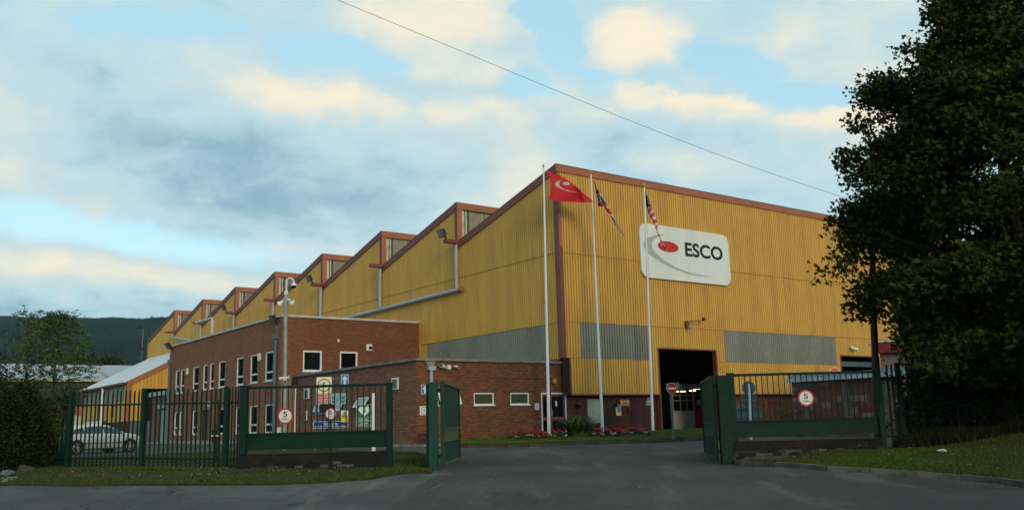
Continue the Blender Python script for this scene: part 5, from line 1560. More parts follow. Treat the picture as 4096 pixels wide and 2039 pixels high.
# handrail at the annex corner
p0 = fY(1637, 1704, -.9); gzh = gz(*toW(p0).xy)
hr = thing('handrail', 'dark red tubular handrail on the pavement at the annex corner', 'handrail', toW((p0.x, -.9, gzh)), AZ)
Hh = p0.z - gzh
MB().tube([(-.06, 0, Hh - .20), (-.06, 0, Hh - .08), (.0, 0, Hh), (.1, 0, Hh + .02), (2.4, 0, Hh + .1)], .026, 8).build('top_rail', K['red_rail'], hr, smooth=True)
MB().tube([(.13, 0, Hh - .5), (2.4, 0, Hh - .44)], .024, 8).build('lower_rail', K['red_rail'], hr, smooth=True)
for x in (.12, 2.3): MB().tube([(x, 0, -.1), (x, 0, Hh + .02 + x * .03)], .026, 8).build('post', K['red_rail'], hr, smooth=True)
# small red rail by the office
t = thing('handrail', 'small red guard rail in front of the far lower office windows', 'handrail', onground(toW((-9.9, 29.6, 0))), LEFTF)
for x in (-1.5, 0, 1.5): MB().tube([(x, 0, -.1), (x, 0, 1.0)], .025, 8).build('post', K['red_rail'], t, smooth=True)
for z in (.5, 1.0): MB().tube([(-1.5, 0, z), (1.5, 0, z)], .025, 8).build('rail', K['red_rail'], t, smooth=True)


# ------------------------------------------------------------------ flagpoles and flags
PFL = Plane('Y', -1.25)
POLES = [((2174, 672), (2196, 1738), 'tallest looking white flagpole at the building corner with the red company flag'),
         ((2363.5, 697), (2411, 1734), 'middle white flagpole between the two others, in front of the blank board'),
         ((2577, 748), (2612, 1729), 'right white flagpole in front of the company sign and maroon side door')]
for (tp, bp, lb) in POLES:
    a, c = Vector(toW(fY(*bp, -1.25))), Vector(toW(fY(*tp, -1.25)))
    t = thing('flagpole', lb, 'flagpole', a, AZ, 'white flagpoles')
    M3 = Matrix.Rotation(-AZ, 3, 'Z'); top_ = M3 @ (c - a)
    MB().tube([(0, 0, -.1), top_ * .33, top_ * .66, top_], .082, 14, True, .036).build('shaft', K['pole_white'], t, smooth=True)
    MB().lathe(top_, [(.012, 0), (.03, .03), (.055, .07), (.06, .10), (.045, .14), (.015, .20), (.004, .24)], (0, 0, 1), 14).build('finial', K['gold'], t, smooth=True)
    q = top_ * .33; cl = top_ * .148
    MB().lathe(cl + Vector((.07, -.03, 0)), [(.03, -.09), (.05, -.05), (.05, .05), (.03, .09)], (0, 0, 1), 8).build('cleat', K['lamp_black'], t)
    MB().tube([cl + Vector((.07, -.05, 0)), top_ * .97 + Vector((.05, -.04, 0))], .006, 5).build('halyard', K['coping'], t)
    MB().box(-.22, .22, -.22, .22, -.14, .01).build('base', K['coping'], t)

FLAGM = [mat('flag_red', (.55, .012, .018), (.42, .008, .015), scale=2.5, rough=.8), mat('flag_pale', (.50, .42, .40), scale=4, rough=.8), mat('flag_blue', (.018, .025, .085), scale=4, rough=.8), mat('flag_white', (.58, .56, .55), scale=4, rough=.8)]


def flag(name, label, pos, paint, nu, nv, parent_thing):
    """pos(s, t) -> world point, paint(s, t) -> colour index; cloth as a fine grid so the print follows the folds"""
    vs = [pos(i / nu, j / nv) for j in range(nv + 1) for i in range(nu + 1)]
    fs = [(j * (nu + 1) + i, j * (nu + 1) + i + 1, (j + 1) * (nu + 1) + i + 1, (j + 1) * (nu + 1) + i) for j in range(nv) for i in range(nu)]
    o = Vector(vs[0]); me = bpy.data.meshes.new(name); me.from_pydata([Vector(v) - o for v in vs], [], fs)
    for m_ in FLAGM: me.materials.append(m_)
    me.polygons.foreach_set('material_index', [paint((i + .5) / nu, (j + .5) / nv) for j in range(nv) for i in range(nu)])
    me.polygons.foreach_set('use_smooth', [True] * len(fs))
    ob = link(name, me); ob.location = o
    tag(ob, label, 'flag')
    return ob


def interp(P, t):
    x = t * (len(P) - 1); i = min(int(x), len(P) - 2); f = x - i
    return (P[i][0] + (P[i + 1][0] - P[i][0]) * f, P[i][1] + (P[i + 1][1] - P[i][1]) * f)


TOPE = [(2181, 680), (2205, 690), (2230, 700), (2256, 711), (2280, 726), (2300, 744), (2322, 760), (2336, 776), (2354, 790), (2373, 807)]
BOTE = [(2194, 798), (2214, 801), (2234, 804), (2254, 806), (2274, 807), (2294, 808), (2314, 809), (2334, 810), (2354, 810), (2374, 809)]
HOI = [(2181, 680), (2192, 696), (2199, 714), (2203, 733), (2204, 752), (2203, 772), (2199, 786), (2194, 798)]
def red_pos(s, t):
    a, b_ = interp(TOPE, s), interp(BOTE, s); hx, hy = interp(HOI, t)
    x = a[0] + (b_[0] - a[0]) * t; y = a[1] + (b_[1] - a[1]) * t
    k = (1 - s) ** 2; lx = 2181 + 13 * t
    x += (hx - lx) * k
    dep = 43.4 + .16 * math.sin(9 * s + 2.2 * t) * s + .10 * math.sin(17 * s - 4 * t) * s + .55 * s
    return at(x, y, dep)
def red_paint(s, t):
    a, b_ = interp(TOPE, s), interp(BOTE, s); hx, hy = interp(HOI, t)
    x = a[0] + (b_[0] - a[0]) * t + (hx - (2181 + 13 * t)) * (1 - s) ** 2; y = a[1] + (b_[1] - a[1]) * t
    if ((x - 2264.5) / 15.5) ** 2 + ((y - 735) / 7) ** 2 < 1: return 1
    # crescent: traced outline
    return 1 if inside(np.array([x]), np.array([y]), CRES)[0] else 0
CRES = [(2150 + x / 6.41, 640 + y / 6.41) for x, y in ((645, 520), (590, 522), (540, 535), (490, 560), (455, 595), (447, 625), (465, 660), (510, 695), (570, 725), (640, 755), (720, 785), (820, 810), (940, 828), (1040, 836), (1095, 835), (1000, 824), (900, 812), (810, 790), (720, 755), (650, 725), (590, 685), (555, 640), (550, 600), (570, 560), (600, 535))]
flag('company_flag', 'red flag with a pale crescent and dot blowing from the left flagpole', red_pos, red_paint, 84, 56, None)


def furled(edge_l, edge_r, depth, folds, amp):
    def pos(s, t):                                # s along the hang, t across the bunched cloth
        a, b_ = interp(edge_l, s), interp(edge_r, s)
        f = t * folds; tri = abs((f % 2) - 1); tri = 1 - tri if True else tri
        k = min(1, 1.28 * (t * .55 + .45 * tri)) if s > .02 else t
        return at(a[0] + (b_[0] - a[0]) * k, a[1] + (b_[1] - a[1]) * k, depth + amp * (tri - .5) + .10 * math.sin(7 * s + 3 * t) + .3 * s)
    return pos


def uk(u, v):                                     # printed cross flag: u along the fly, v down the hoist
    x, y = u * 2 - 1, (v - .5) * 1
    if abs(y) < .10 or abs(x) < .10: return 0
    if abs(y) < .17 or abs(x) < .17: return 3
    d = abs(abs(y) - abs(x) * .5)
    return 0 if d < .035 else 3 if d < .10 else 2


def us(u, v):
    if u < .40 and v < .54:
        return 3 if (int(u / .40 * 11) % 2 == 0 and int(v / .54 * 9) % 2 == 0 and (int(u / .4 * 22) % 2 == 1)) else 2
    return 0 if int(v * 13) % 2 == 0 else 3


uL = [(2373, 722), (2382, 757), (2387, 782), (2392, 825), (2415, 825), (2430, 850), (2446, 872), (2466, 905), (2484, 930), (2502, 948)]
uR = [(2374, 722), (2388, 748), (2405, 778), (2420, 808), (2432, 828), (2447, 852), (2458, 875), (2474, 905), (2488, 926), (2505, 952)]
ukp = furled(uL, uR, 43.5, 4, .14)
flag('cross_flag', 'red, white and blue crossed flag hanging limp from the middle flagpole', lambda s, t: ukp(s, t), lambda s, t: uk(s * .95, .95 * t + .03) if s > .3 else uk(.15 + t * .5, s / .3 * .9), 96, 28, None)
sL = [(2581, 765), (2582, 790), (2584, 815), (2587, 838), (2598, 862), (2612, 890), (2624, 920), (2635, 950), (2648, 980), (2663, 1003)]
sR = [(2582, 762), (2590, 782), (2600, 812), (2611, 842), (2622, 870), (2632, 900), (2630, 920), (2644, 952), (2656, 978), (2669, 1006)]
usp = furled(sL, sR, 43.6, 4, .14)
flag('stripe_flag', 'starred and striped flag hanging limp from the right flagpole', lambda s, t: usp(s, t), lambda s, t: (us(.05 + t * .34, s / .30 * .53) if s < .27 else (0 if int((s - .27) * 22 + t * 2.0) % 2 == 0 else 3)), 110, 24, None)


# ------------------------------------------------------------------ camera mast with loudspeakers
p = at(1138, 1802, 39.5); g_ = onground(p)
def mp(px, py): return at(px, py, 39.5) - g_
mast = thing('camera_mast', 'tall grey steel mast with a swan neck top behind the left railing', 'mast', g_)
t0 = mp(1143, 1180); n0 = mp(1145, 1176)
MB().tube([(0, 0, -.1), (t0.x * .5, 0, t0.z * .5), (t0.x, 0, t0.z)], .088, 14).build('pole', K['pipe_dark'] if False else K['steel'], mast, smooth=True)
MB().box(n0.x - .07, n0.x + .07, -.07, .07, n0.z - .02, mp(1145, 1163).z).build('collar_box', K['sign_face'], mast)
arc = [mp(1146, 1163), mp(1146, 1125)] + [mp(1160 + 14 * math.cos(a), 1125 - 13 * math.sin(a)) for a in (2.7, 2.2, 1.57, 1.0, .5, .15)] + [mp(1175, 1130)]
MB().tube(arc, .038, 10).build('swan_neck', K['pole_white'], mast, smooth=True)
c_ = mp(1175, 1143)
dm = thing('dome_camera', 'white dome camera with a dark lens hanging from the swan neck of the mast', 'security camera', g_ + c_)
MB().lathe((0, 0, 0), [(.145, 0), (.135, .04), (.10, .10), (.04, .14), (.03, .2)], (0, 0, 1), 18).build('housing', K['sign_face'], dm, smooth=True); MB().lathe((0, 0, 0), [(.11, -.002), (.10, -.05), (.06, -.10), (.01, -.115)], (0, 0, 1), 16).build('dome', K['black'], dm, smooth=True)
for (px_, py_), ax, lb in (((1147, 1196), (.85, -.45, -.35), 'white horn loudspeaker pointing right on the mast'), ((1141, 1198), (-.75, .15, -.55), 'white horn loudspeaker pointing left on the mast')):
    hn = thing('horn_loudspeaker', lb, 'loudspeaker', g_ + mp(px_, py_), 0, 'horn loudspeakers')
    MB().lathe((0, 0, 0), [(.05, 0), (.06, .08), (.05, .10), (.06, .14), (.10, .24), (.15, .33), (.145, .33), (.03, .16)], ax, 18).build('horn', K['sign_face'], hn, smooth=True)
    MB().lathe((0, 0, 0), [(.062, -.02), (.065, .06)], ax, 14).build('driver', mat('speaker_band', (.42, .36, .20), rough=.5), hn)
for i, ((px_, py_), ax) in enumerate((((1132, 1512), (-.8, -.5, -.2)), ((1150, 1511), (.9, -.4, .1)), ((1141, 1522), (.3, -.9, -.3)))):
    cm = thing('mast_camera', ('white mast camera pointing left, halfway up the mast', 'white mast camera pointing right, halfway up the mast', 'lowest white mast camera, under the other two')[i], 'security camera', g_ + mp(px_, py_) + Vector((0, -.08, 0)), 0, 'cameras halfway up the mast')
    MB().lathe((0, 0, 0), [(.05, -.14), (.06, -.1), (.06, .12), (.07, .13), (.07, .18)], ax, 12).build('body', K['upvc'], cm, smooth=True); MB().lathe(Vector(ax).normalized() * .175, [(.055, 0), (.055, .012)], ax, 12).build('lens', K['black'], cm)
kb = thing('control_cabinet', 'pale control cabinet behind the left railing near the mast', 'cabinet', onground(at(1108, 1735, 42)))
w = .28; z1 = at(1120, 1708, 42).z - kb.location.z
MB().box(0, .13, 0, .3, -.05, z1).build('body', K['sign_face'], kb); MB().box(.135, w, -.01, .3, -.05, z1 + .01).build('door', K['cream'], kb); MB().box(.24, .26, -.02, -.01, z1 - .25, z1 - .2).build('handle', K['black'], kb)

# raised barrier
p = at(862, 1847, 29.5); g_ = onground(p)
br = thing('barrier', 'dark barrier post with a raised red arm behind the palisade fence', 'barrier', g_)
def bp_(px, py): return at(px, py, 29.5) - g_
MB().box(-.05, .05, -.05, .05, -.1, bp_(862, 1772).z).build('post', K['lamp_black'], br)
a, c = bp_(851, 1772), bp_(874, 1717); MB().box(a.x, c.x, -.12, .12, a.z, c.z).build('housing', K['lamp_black'], br)
a, c = bp_(872, 1845), bp_(882, 1597)
for i in range(6):
    f0_, f1_ = i / 6, (i + 1) / 6; q = MB().beam(a + (c - a) * f0_ + Vector((0, -.16, 0)), a + (c - a) * f1_ + Vector((0, -.16, 0)), .07, .05).build('arm_band', K['barrier_red'] if i % 2 == 0 else K['lamp_black'], br)
MB().box(c.x - .2, a.x + .05, -.2, -.13, bp_(870, 1741).z - .02, bp_(870, 1741).z + .02).build('counter_bar', K['sign_face'], br)

# utility pole and overhead cable
p = at(3499, 1655, 27.5); g_ = onground(p)
up_ = thing('utility_pole', 'dark wooden utility pole beside the big tree, right of the gate', 'utility pole', g_)
tz = at(3485, 830, 27.5) - g_
MB().tube([(0, 0, -.3), (tz.x * .5 - .02, 0, tz.z * .5), (tz.x, 0, tz.z)], .115, 12, True, .085).build('pole', K['wood_dark'], up_, smooth=True)
for z in (3.0, 4.2): MB().box(-.03, .03, -.13, -.11, z, z + .04).build('reflector', K['sign_face'], up_)
p2_ = Vector((-9.1, 14.2, 0)); g2_ = onground(p2_)
cw = [(-280, -700, 14.2), (600, -310, 17.6), (1344, 0, 20), (1988, 262, 22), (2544, 501, 24), (3021, 676, 26), (3323, 774, 27), (3485, 824, 27.4)]
C_ = [at(*q) for q in cw]; P_ = []
for i in range(len(C_) - 1):
    for s in range(6): P_.append(C_[i].lerp(C_[i + 1], s / 6))
P_.append(C_[-1])
for _ in range(30): P_[1:-1] = [(P_[i - 1] + P_[i] * 2 + P_[i + 1]) / 4 for i in range(1, len(P_) - 1)]
o = P_[-1].copy(); cb_ = MB().tube(P_, .0055, 6).build('overhead_cable', K['lamp_black'], None, o); cb_.location = o
tag(cb_, 'thin black overhead cable crossing the sky down to the right', 'cable')
up2 = thing('utility_pole', 'dark wooden utility pole at the left end of the overhead cable', 'utility pole', g2_)
MB().tube([(0, 0, -.3), C_[0] - g2_ + Vector((0, 0, .2))], .12, 12, True, .09).build('pole', K['wood_dark'], up2, smooth=True)

# floodlight mast at the far end of the hall
p = fX(592, 1430, -.6); g_ = toW((p.x, 75.9, .9))
fm = thing('light_mast', 'thin dark lighting mast at the far end of the yellow hall', 'mast', g_)
zt3 = fX(592, 1300, -.6).z - .9
MB().tube([(0, 0, 0), (0, 0, zt3)], .07, 8).build('pole', K['pipe_dark'], fm, smooth=True)
for z in (zt3, zt3 - 2.6, zt3 - 4): MB().box(-.55, .1, -.2, .2, z - .15, z + .15).build('lamp_head', K['lamp_black'], fm)
sp = thing('striped_post', 'short yellow and black striped post by the left hedge', 'post', onground(at(108, 1640, 31)))
zz = at(108, 1580, 31).z - sp.location.z
for i in range(10): MB().tube([(0, 0, i * zz / 10), (0, 0, (i + 1) * zz / 10)], .045, 8).build('band', K['sign_yellow'] if i % 2 else K['black'], sp)


# ------------------------------------------------------------------ silver car
def build_car():
    t = thing('parked_car', 'silver saloon car parked behind the palisade fence', 'car', (0, 0, 0))
    ST = [(-2.2, .42, .80, .84, .70, .60), (-2.12, .26, .92, .96, .80, .66), (-1.75, .22, .94, 1.06, .85, .60), (-1.2, .2, .94, 1.28, .87, .56), (-.6, .2, .93, 1.40, .87, .55), (-.1, .2, .92, 1.42, .87, .55),
          (.4, .2, .91, 1.36, .87, .56), (.85, .2, .90, 1.16, .87, .60), (1.2, .2, .90, .965, .87, .70), (1.7, .2, .83, .90, .86, .68), (2.05, .24, .70, .78, .81, .62), (2.2, .34, .58, .63, .68, .56)]
    def ringp(s):
        x, zb, zs, zr, w, wr = s
        half = [(0, zb), (w * .9, zb), (w * .98, zb + .12), (w, (zb + zs) * .52), (w * .985, zs - .05), (w * .955, zs), (wr + (w - wr) * .1, zr - (zr - zs) * .12 if zr - zs > .12 else zr - .01), (wr * .85, zr - .005), (0, zr + .012)]
        return [(x, -y, z) for y, z in half] + [(x, y, z) for y, z in reversed(half[1:-1])]
    b = MB(); n = len(ringp(ST[0]))
    # finer stations
    fine = []
    for a, c in zip(ST, ST[1:]):
        for q in range(3): fine.append(tuple(a[i] + (c[i] - a[i]) * q / 3 for i in range(6)))
    fine.append(ST[-1])
    vs = [v for s in fine for v in ringp(s)]
    fs = [(i * n + j, i * n + (j + 1) % n, (i + 1) * n + (j + 1) % n, (i + 1) * n + j) for i in range(len(fine) - 1) for j in range(n)] + [tuple(range(n)), tuple(reversed(range((len(fine) - 1) * n, len(fine) * n)))]
    b.add(vs, fs); b.build('body', K['silver'], t, smooth=True)
    def st(x):
        for a, c in zip(ST, ST[1:]):
            if a[0] <= x <= c[0]:
                f = (x - a[0]) / (c[0] - a[0]); return [a[i] + (c[i] - a[i]) * f for i in range(6)]
    def side(x, f, s, o=.010):
        _, zb, zs, zr, w, wr = st(x)
        y0, z0, y1, z1 = w * .955, zs, wr + (w - wr) * .1, zr - (zr - zs) * .12
        return (x, s * (y0 + (y1 - y0) * f + o), z0 + (z1 - z0) * f + .004)
    for s in (-1, 1):
        for x0, x1 in ((-1.55, -.92), (-.86, -.02), (.05, .98)):
            m = MB(); k = 6
            for i in range(k):
                a, c = x0 + (x1 - x0) * i / k, x0 + (x1 - x0) * (i + 1) / k
                m.quad(side(a, .10, s), side(c, .10, s), side(c, .90, s), side(a, .90, s))
            m.build('side_window', K['car_glass'], t)
        for x in (-.89, .02, 1.02):
            m = MB(); m.quad((x - .006, s * .872, .30), (x + .006, s * .872, .30), (x + .006, s * .86, .90), (x - .006, s * .86, .90)); m.build('door_gap', K['black'], t)
        for x in (-.75, .22): MB().box(x, x + .16, s * .87 - .012, s * .87 + .012, .80, .83).build('door_handle', K['lamp_black'], t)
        MB().box(-1.0, 1.0, s * .873 - .008, s * .873 + .008, .48, .52).build('rub_strip', K['lamp_black'], t)
        MB().box(-.92, .95, s * .86 - .02, s * .86 + .02, .20, .26).build('sill', K['lamp_black'], t)
        MB().lathe((.92, s * .95, .95), [(.03, -.06), (.07, -.04), (.07, .05), (.04, .07)], (1, 0, 0), 10).build('door_mirror', K['silver'], t, smooth=True)
        MB().box(1.98, 2.13, min(s * .45, s * .72), max(s * .45, s * .72), .58, .70).build('headlight', K['lamp_glass'], t)
        MB().box(-2.17, -2.08, min(s * .50, s * .78), max(s * .50, s * .78), .70, .90).build('tail_light', K['red'], t)
        for x in (-1.32, 1.34):
            MB().lathe((x, s * .80, .33), [(.365, 0), (.365, .078)], (0, s, 0), 24).build('wheel_arch', K['black'], t)
            wh = MB().lathe((x, s * .70, .31), [(.24, 0), (.305, .02), (.31, .06), (.31, .15), (.295, .185), (.215, .19)], (0, s, 0), 24).build('wheel', K['tyre'], t, smooth=True)
            q = MB(); q.lathe((x, s * .886, .31), [(.205, 0), (.205, .008), (.175, .010), (.17, .0)], (0, s, 0), 24)
            for k_ in range(5):
                a = k_ * 2 * math.pi / 5 + .3; c0_ = Vector((x, s * .897, .31)); d = Vector((math.cos(a), 0, math.sin(a)))
                q.beam(c0_ + d * .03, c0_ + d * .19, .055, .012, up=(0, 1, 0))
            q.lathe((x, s * .886, .31), [(.05, 0), (.05, .02)], (0, s, 0), 12); q.build('rim', K['steel'], wh)
    m = MB(); m.quad((.50, -.46, 1.335), (.50, .46, 1.335), (1.14, .58, 1.005), (1.14, -.58, 1.005)); q = m.build('windscreen', K['car_glass'], t); q.location = (.03, 0, .03)
    m = MB(); m.quad((-1.25, -.48, 1.27), (-1.25, .48, 1.27), (-1.72, .52, 1.085), (-1.72, -.52, 1.085)); q = m.build('rear_window', K['car_glass'], t); q.location = (-.03, 0, .03)
    MB().box(2.12, 2.215, -.6, .6, .30, .50).build('front_grille', K['black'], t); MB().box(-2.215, -2.14, -.26, .26, .62, .73).build('number_plate', K['sign_yellow'], t); MB().box(2.2, 2.225, -.26, .26, .36, .46).build('number_plate', K['white'], t)
    return t


car = build_car()
r0, r1 = onground(at(302, 1811, 42.0)), onground(at(513, 1797, 44.2))
mid_ = (r0 + r1) / 2; d = r1 - r0
nrm_ = Vector((-d.y, d.x, 0)).normalized()           # the surveyed points are on the near wheels
car.scale = (1, 1, .94); car.location = mid_ + nrm_ * .80; car.location.z = gz(mid_.x, mid_.y) + .01; car.rotation_euler = (0, -math.atan2(d.z, d.xy.length), math.atan2(d.y, d.x))


# ------------------------------------------------------------------ vegetation
K.update(
    maple=mat('maple_leaf', (.032, .046, .008), (.014, .022, .005), scale=.45, rough=.7, spec=.08, island=.38, col3=(.055, .066, .010)),  # lighter green patches stand in for lit leaves
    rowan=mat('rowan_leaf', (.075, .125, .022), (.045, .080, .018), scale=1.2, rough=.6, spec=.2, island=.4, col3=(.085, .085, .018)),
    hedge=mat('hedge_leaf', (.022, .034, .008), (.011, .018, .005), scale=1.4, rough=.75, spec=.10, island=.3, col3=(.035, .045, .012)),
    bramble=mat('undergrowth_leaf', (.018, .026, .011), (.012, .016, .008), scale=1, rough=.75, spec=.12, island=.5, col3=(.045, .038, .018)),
    bark=mat('bark', (.035, .028, .020), (.020, .016, .012), scale=4, rough=.9, bump=.4, stretch=(1, 1, .3)),
    twig=mat('dry_twig', (.055, .046, .036), (.05, .04, .03), scale=4, rough=.9),
    far_leaf=mat('far_tree_leaf', (.030, .045, .014), (.018, .03, .010), scale=.15, rough=.8, spec=.1, island=.4),
)
MAPLE = np.array([(0, 0), (.50, -.05), (.40, .16), (.64, .36), (.20, .46), (0, .95), (-.20, .46), (-.64, .36), (-.40, .16), (-.50, -.05)]) * np.array([1, 1])
OVAL = np.array([(0, 0), (.24, .25), (.26, .55), (0, 1.0), (-.26, .55), (-.24, .25)])


def rand_dirs(n, up=.4):
    v = rng.normal(0, 1, (n, 3)); v[:, 2] += up
    return v / np.linalg.norm(v, axis=1)[:, None]


def leaves(name, pts, size, shape, m, parent=None, up=.5, off=(0, 0, 0), droop=.35, axis=None):
    """leaf blades at pts, each facing roughly up and outwards"""
    n = len(pts); k = len(shape)
    nrm = rand_dirs(n, up)
    t = rng.normal(0, 1, (n, 3)) if axis is None else axis + rng.normal(0, .35, (n, 3))
    t[:, 2] -= droop
    t -= nrm * (t * nrm).sum(1)[:, None]; t /= np.linalg.norm(t, axis=1)[:, None] + 1e-9
    b = np.cross(nrm, t)
    s = size * rng.uniform(.65, 1.3, n)
    v = pts[:, None, :] + (b[:, None, :] * shape[None, :, 0:1] + t[:, None, :] * shape[None, :, 1:2] - nrm[:, None, :] * (np.abs(shape[None, :, 0:1]) * .35)) * s[:, None, None]
    v -= np.array(off)
    o = big_mesh(name, v.reshape(-1, 3), k, m, parent)
    return stuff(o)


def limb(mb, a, b_, r0, r1, wob=.12, k=6):
    a, b_ = Vector(a), Vector(b_); L_ = (b_ - a).length
    path = [a + (b_ - a) * (i / k) + Vector((random.uniform(-1, 1), random.uniform(-1, 1), random.uniform(-.4, .8))) * wob * L_ * .25 * math.sin(math.pi * i / k) for i in range(k + 1)]
    mb.tube(path, r0, 8, True, r1)
    return path


# the big maple on the right
TX, TY = 13.6, 24.2
tz = gz(TX, TY)
big = thing('maple_tree', 'huge dark broadleaf tree filling the right edge of the view', 'tree', (TX, TY, tz))
def crown_r(z):                                   # outline surveyed from its left silhouette
    Zs = [2.2, 3.2, 4., 4.9, 5.4, 6., 6.8, 7.6, 8.8, 10.3, 11.4, 12.5, 13.4, 14.2]
    Rs = [2.6, 3.2, 3.6, 3.8, 3.9, 4.4, 4.7, 4.1, 3.6, 3.4, 2.7, 1.6, 1.0, .2]
    return np.interp(z, Zs, Rs)
nb = 270                                          # big leafy boughs, each a cushion of sprays with gaps between
bz = rng.uniform(2.4, 13.6, nb * 4); ba = rng.uniform(0, 2 * math.pi, nb * 4); br_ = crown_r(bz)
keep = rng.uniform(0, 5.0, nb * 4) < br_ + .5; bz, ba, br_ = bz[keep][:nb], ba[keep][:nb], br_[keep][:nb]
bf = np.where(rng.random(len(bz)) < .72, rng.uniform(.72, 1.02, len(bz)), rng.uniform(.3, .8, len(bz)))
cl = []; a = []
for z_, a_, r_, f_ in zip(bz, ba, br_, bf):
    R_ = rng.uniform(.50, .95); k_ = int(5 * R_ + 1)
    q = np.clip(rng.normal(0, 1, (k_, 3)), -1.5, 1.5) * np.array([.55, .55, .26]) * R_
    q += np.array([TX + math.cos(a_) * (r_ * f_ - .30), TY + math.sin(a_) * (r_ * f_ - .30), z_]); q[:, 2] -= .28 * ((q[:, 0] - TX) ** 2 + (q[:, 1] - TY) ** 2 > r_ ** 2)
    cl.append(q); a += [a_] * k_
cl = np.concatenate(cl); a = np.array(a)
pts = []; ax = []
for c, aa in zip(cl, a):
    n = rng.integers(110, 180); s = rng.uniform(.24, .40)
    q = np.clip(rng.normal(0, 1, (n, 3)), -1.55, 1.55) * np.array([s, s, s * .6]) + c
    pts.append(q); out = np.array([math.cos(aa), math.sin(aa), -.2]); ax.append(np.repeat(out[None], n, 0))
pts = np.concatenate(pts); ax = np.concatenate(ax)
# loose sprays that stick out of the outline
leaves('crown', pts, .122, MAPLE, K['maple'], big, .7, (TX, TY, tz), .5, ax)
b = MB(); top = (TX + .2, TY, 11.5)
trunk = limb(b, (TX, TY, tz - .2), top, .34, .06, .05, 10); b.build('trunk', K['bark'], big, (TX, TY, tz), smooth=True)
for i in range(16):
    z = 2.8 + i * .52; an = i * 2.4; L_ = float(crown_r(z + 1.2)) * .85
    b = MB(); limb(b, (TX, TY, z), (TX + math.cos(an) * L_, TY + math.sin(an) * L_, z + 1.4), .11, .02); b.build('limb', K['bark'], big, (TX, TY, tz), smooth=True)

# shrubs under it, along the fence
def shrub(name, label, x, y, w, d, h, n, size, m, shape=OVAL, cat='shrub', group=None, stems=5, z0=.05, twigs=0):
    z = gz(x, y); t = thing(name, label, cat, (x, y, z), 0, group)
    nc = max(12, n // 60); c = rng.uniform(-1, 1, (nc, 3)); c[:, 2] = rng.uniform(z0, 1, nc)
    r = np.sqrt(np.clip(1 - (c[:, 2] - .4) ** 2 * 1.6, .08, 1)); ln = np.maximum(1, np.hypot(c[:, 0], c[:, 1])); c[:, 0] *= r / ln; c[:, 1] *= r / ln
    c[:, 2] *= 1 - .5 * np.clip(np.hypot(c[:, 0], c[:, 1]), 0, 1) ** 2 * rng.uniform(.4, 1.1, nc)      # a rounded, uneven top
    c *= np.array([w / 2, d / 2, h])
    idx = rng.integers(0, nc, n); p = c[idx] + rng.normal(0, 1, (n, 3)) * np.array([w, d, h]) * np.where(rng.random((n, 1)) < .3, .13, .08)
    p[:, 2] = np.abs(p[:, 2])
    leaves('foliage', p, size, shape, m, t, .5)
    b = MB()
    for i in range(stems):
        a_ = random.uniform(0, 6.28); q = c[random.randrange(nc)] * .9
        limb(b, (math.cos(a_) * .1 * w, math.sin(a_) * .1 * d, -.1), q, .022, .006)
    b.build('stems', K['bark'], t, smooth=True)
    if twigs:
        b = MB()
        for i in range(twigs):
            x_ = random.uniform(-.5, .5) * w; y_ = -d * .5 - random.uniform(0, .2)
            limb(b, (x_, y_, -.05), (x_ + random.uniform(-.4, .4), y_ - random.uniform(-.1, .3), h * random.uniform(.35, .8)), .010, .003, .2)
        b.build('bare_twigs', K['twig'] if m is K['hedge'] else K['bark'], t)
    return t


for i, (px_, d_, w_, h_, lb) in enumerate(((3680, 25.9, .9, 1.5, 'low dark bush at the fence nearest the utility pole'), (3735, 25.4, 1.4, 2.3, 'dark leggy bush under the left side of the big tree'), (3850, 25.2, 1.6, 2.9, 'tall dark bush in the shade below the big tree'),
                                           (3990, 25.0, 1.8, 3.0, 'dense dark bush beside the trunk of the big tree'), (4120, 24.6, 1.8, 3.1, 'dark bush at the right edge of the view'))):
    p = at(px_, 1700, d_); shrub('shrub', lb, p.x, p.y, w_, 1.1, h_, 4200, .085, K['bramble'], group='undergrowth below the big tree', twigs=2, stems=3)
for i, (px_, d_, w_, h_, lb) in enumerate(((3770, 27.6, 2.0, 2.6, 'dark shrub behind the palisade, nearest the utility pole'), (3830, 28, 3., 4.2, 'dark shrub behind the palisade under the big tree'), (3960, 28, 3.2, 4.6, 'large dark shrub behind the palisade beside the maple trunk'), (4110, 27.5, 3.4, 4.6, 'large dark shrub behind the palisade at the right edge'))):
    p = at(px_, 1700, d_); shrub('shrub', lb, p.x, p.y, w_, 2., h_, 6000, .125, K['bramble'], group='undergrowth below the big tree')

# hedge at the left edge
for i, (px_, d_, w_, dd, h_, lb) in enumerate(((-60, 26.0, 1.5, 1.4, 2.9, 'dark hedge bush at the very left edge'), (18, 26.4, 1.3, 1.2, 2.2, 'dark bush with bare twigs in front of the small tree'), (78, 27.6, 1.1, 1.1, 2.7, 'taller narrow bush below the feathery tree'),
                                                   (128, 27.4, .9, 1.0, 1.9, 'dark bush touching the corner of the palisade fence'), (-10, 29, 1.4, 1.2, 3.3, 'tall dark bush behind the small tree at the left edge'))):
    p = at(px_, 1800, d_); shrub('hedge_bush', lb, p.x, p.y, w_, dd, h_, 6500, .085, K['hedge'], cat='bush', group='bushes at the left edge', twigs=3 if i in (0, 1) else 0)


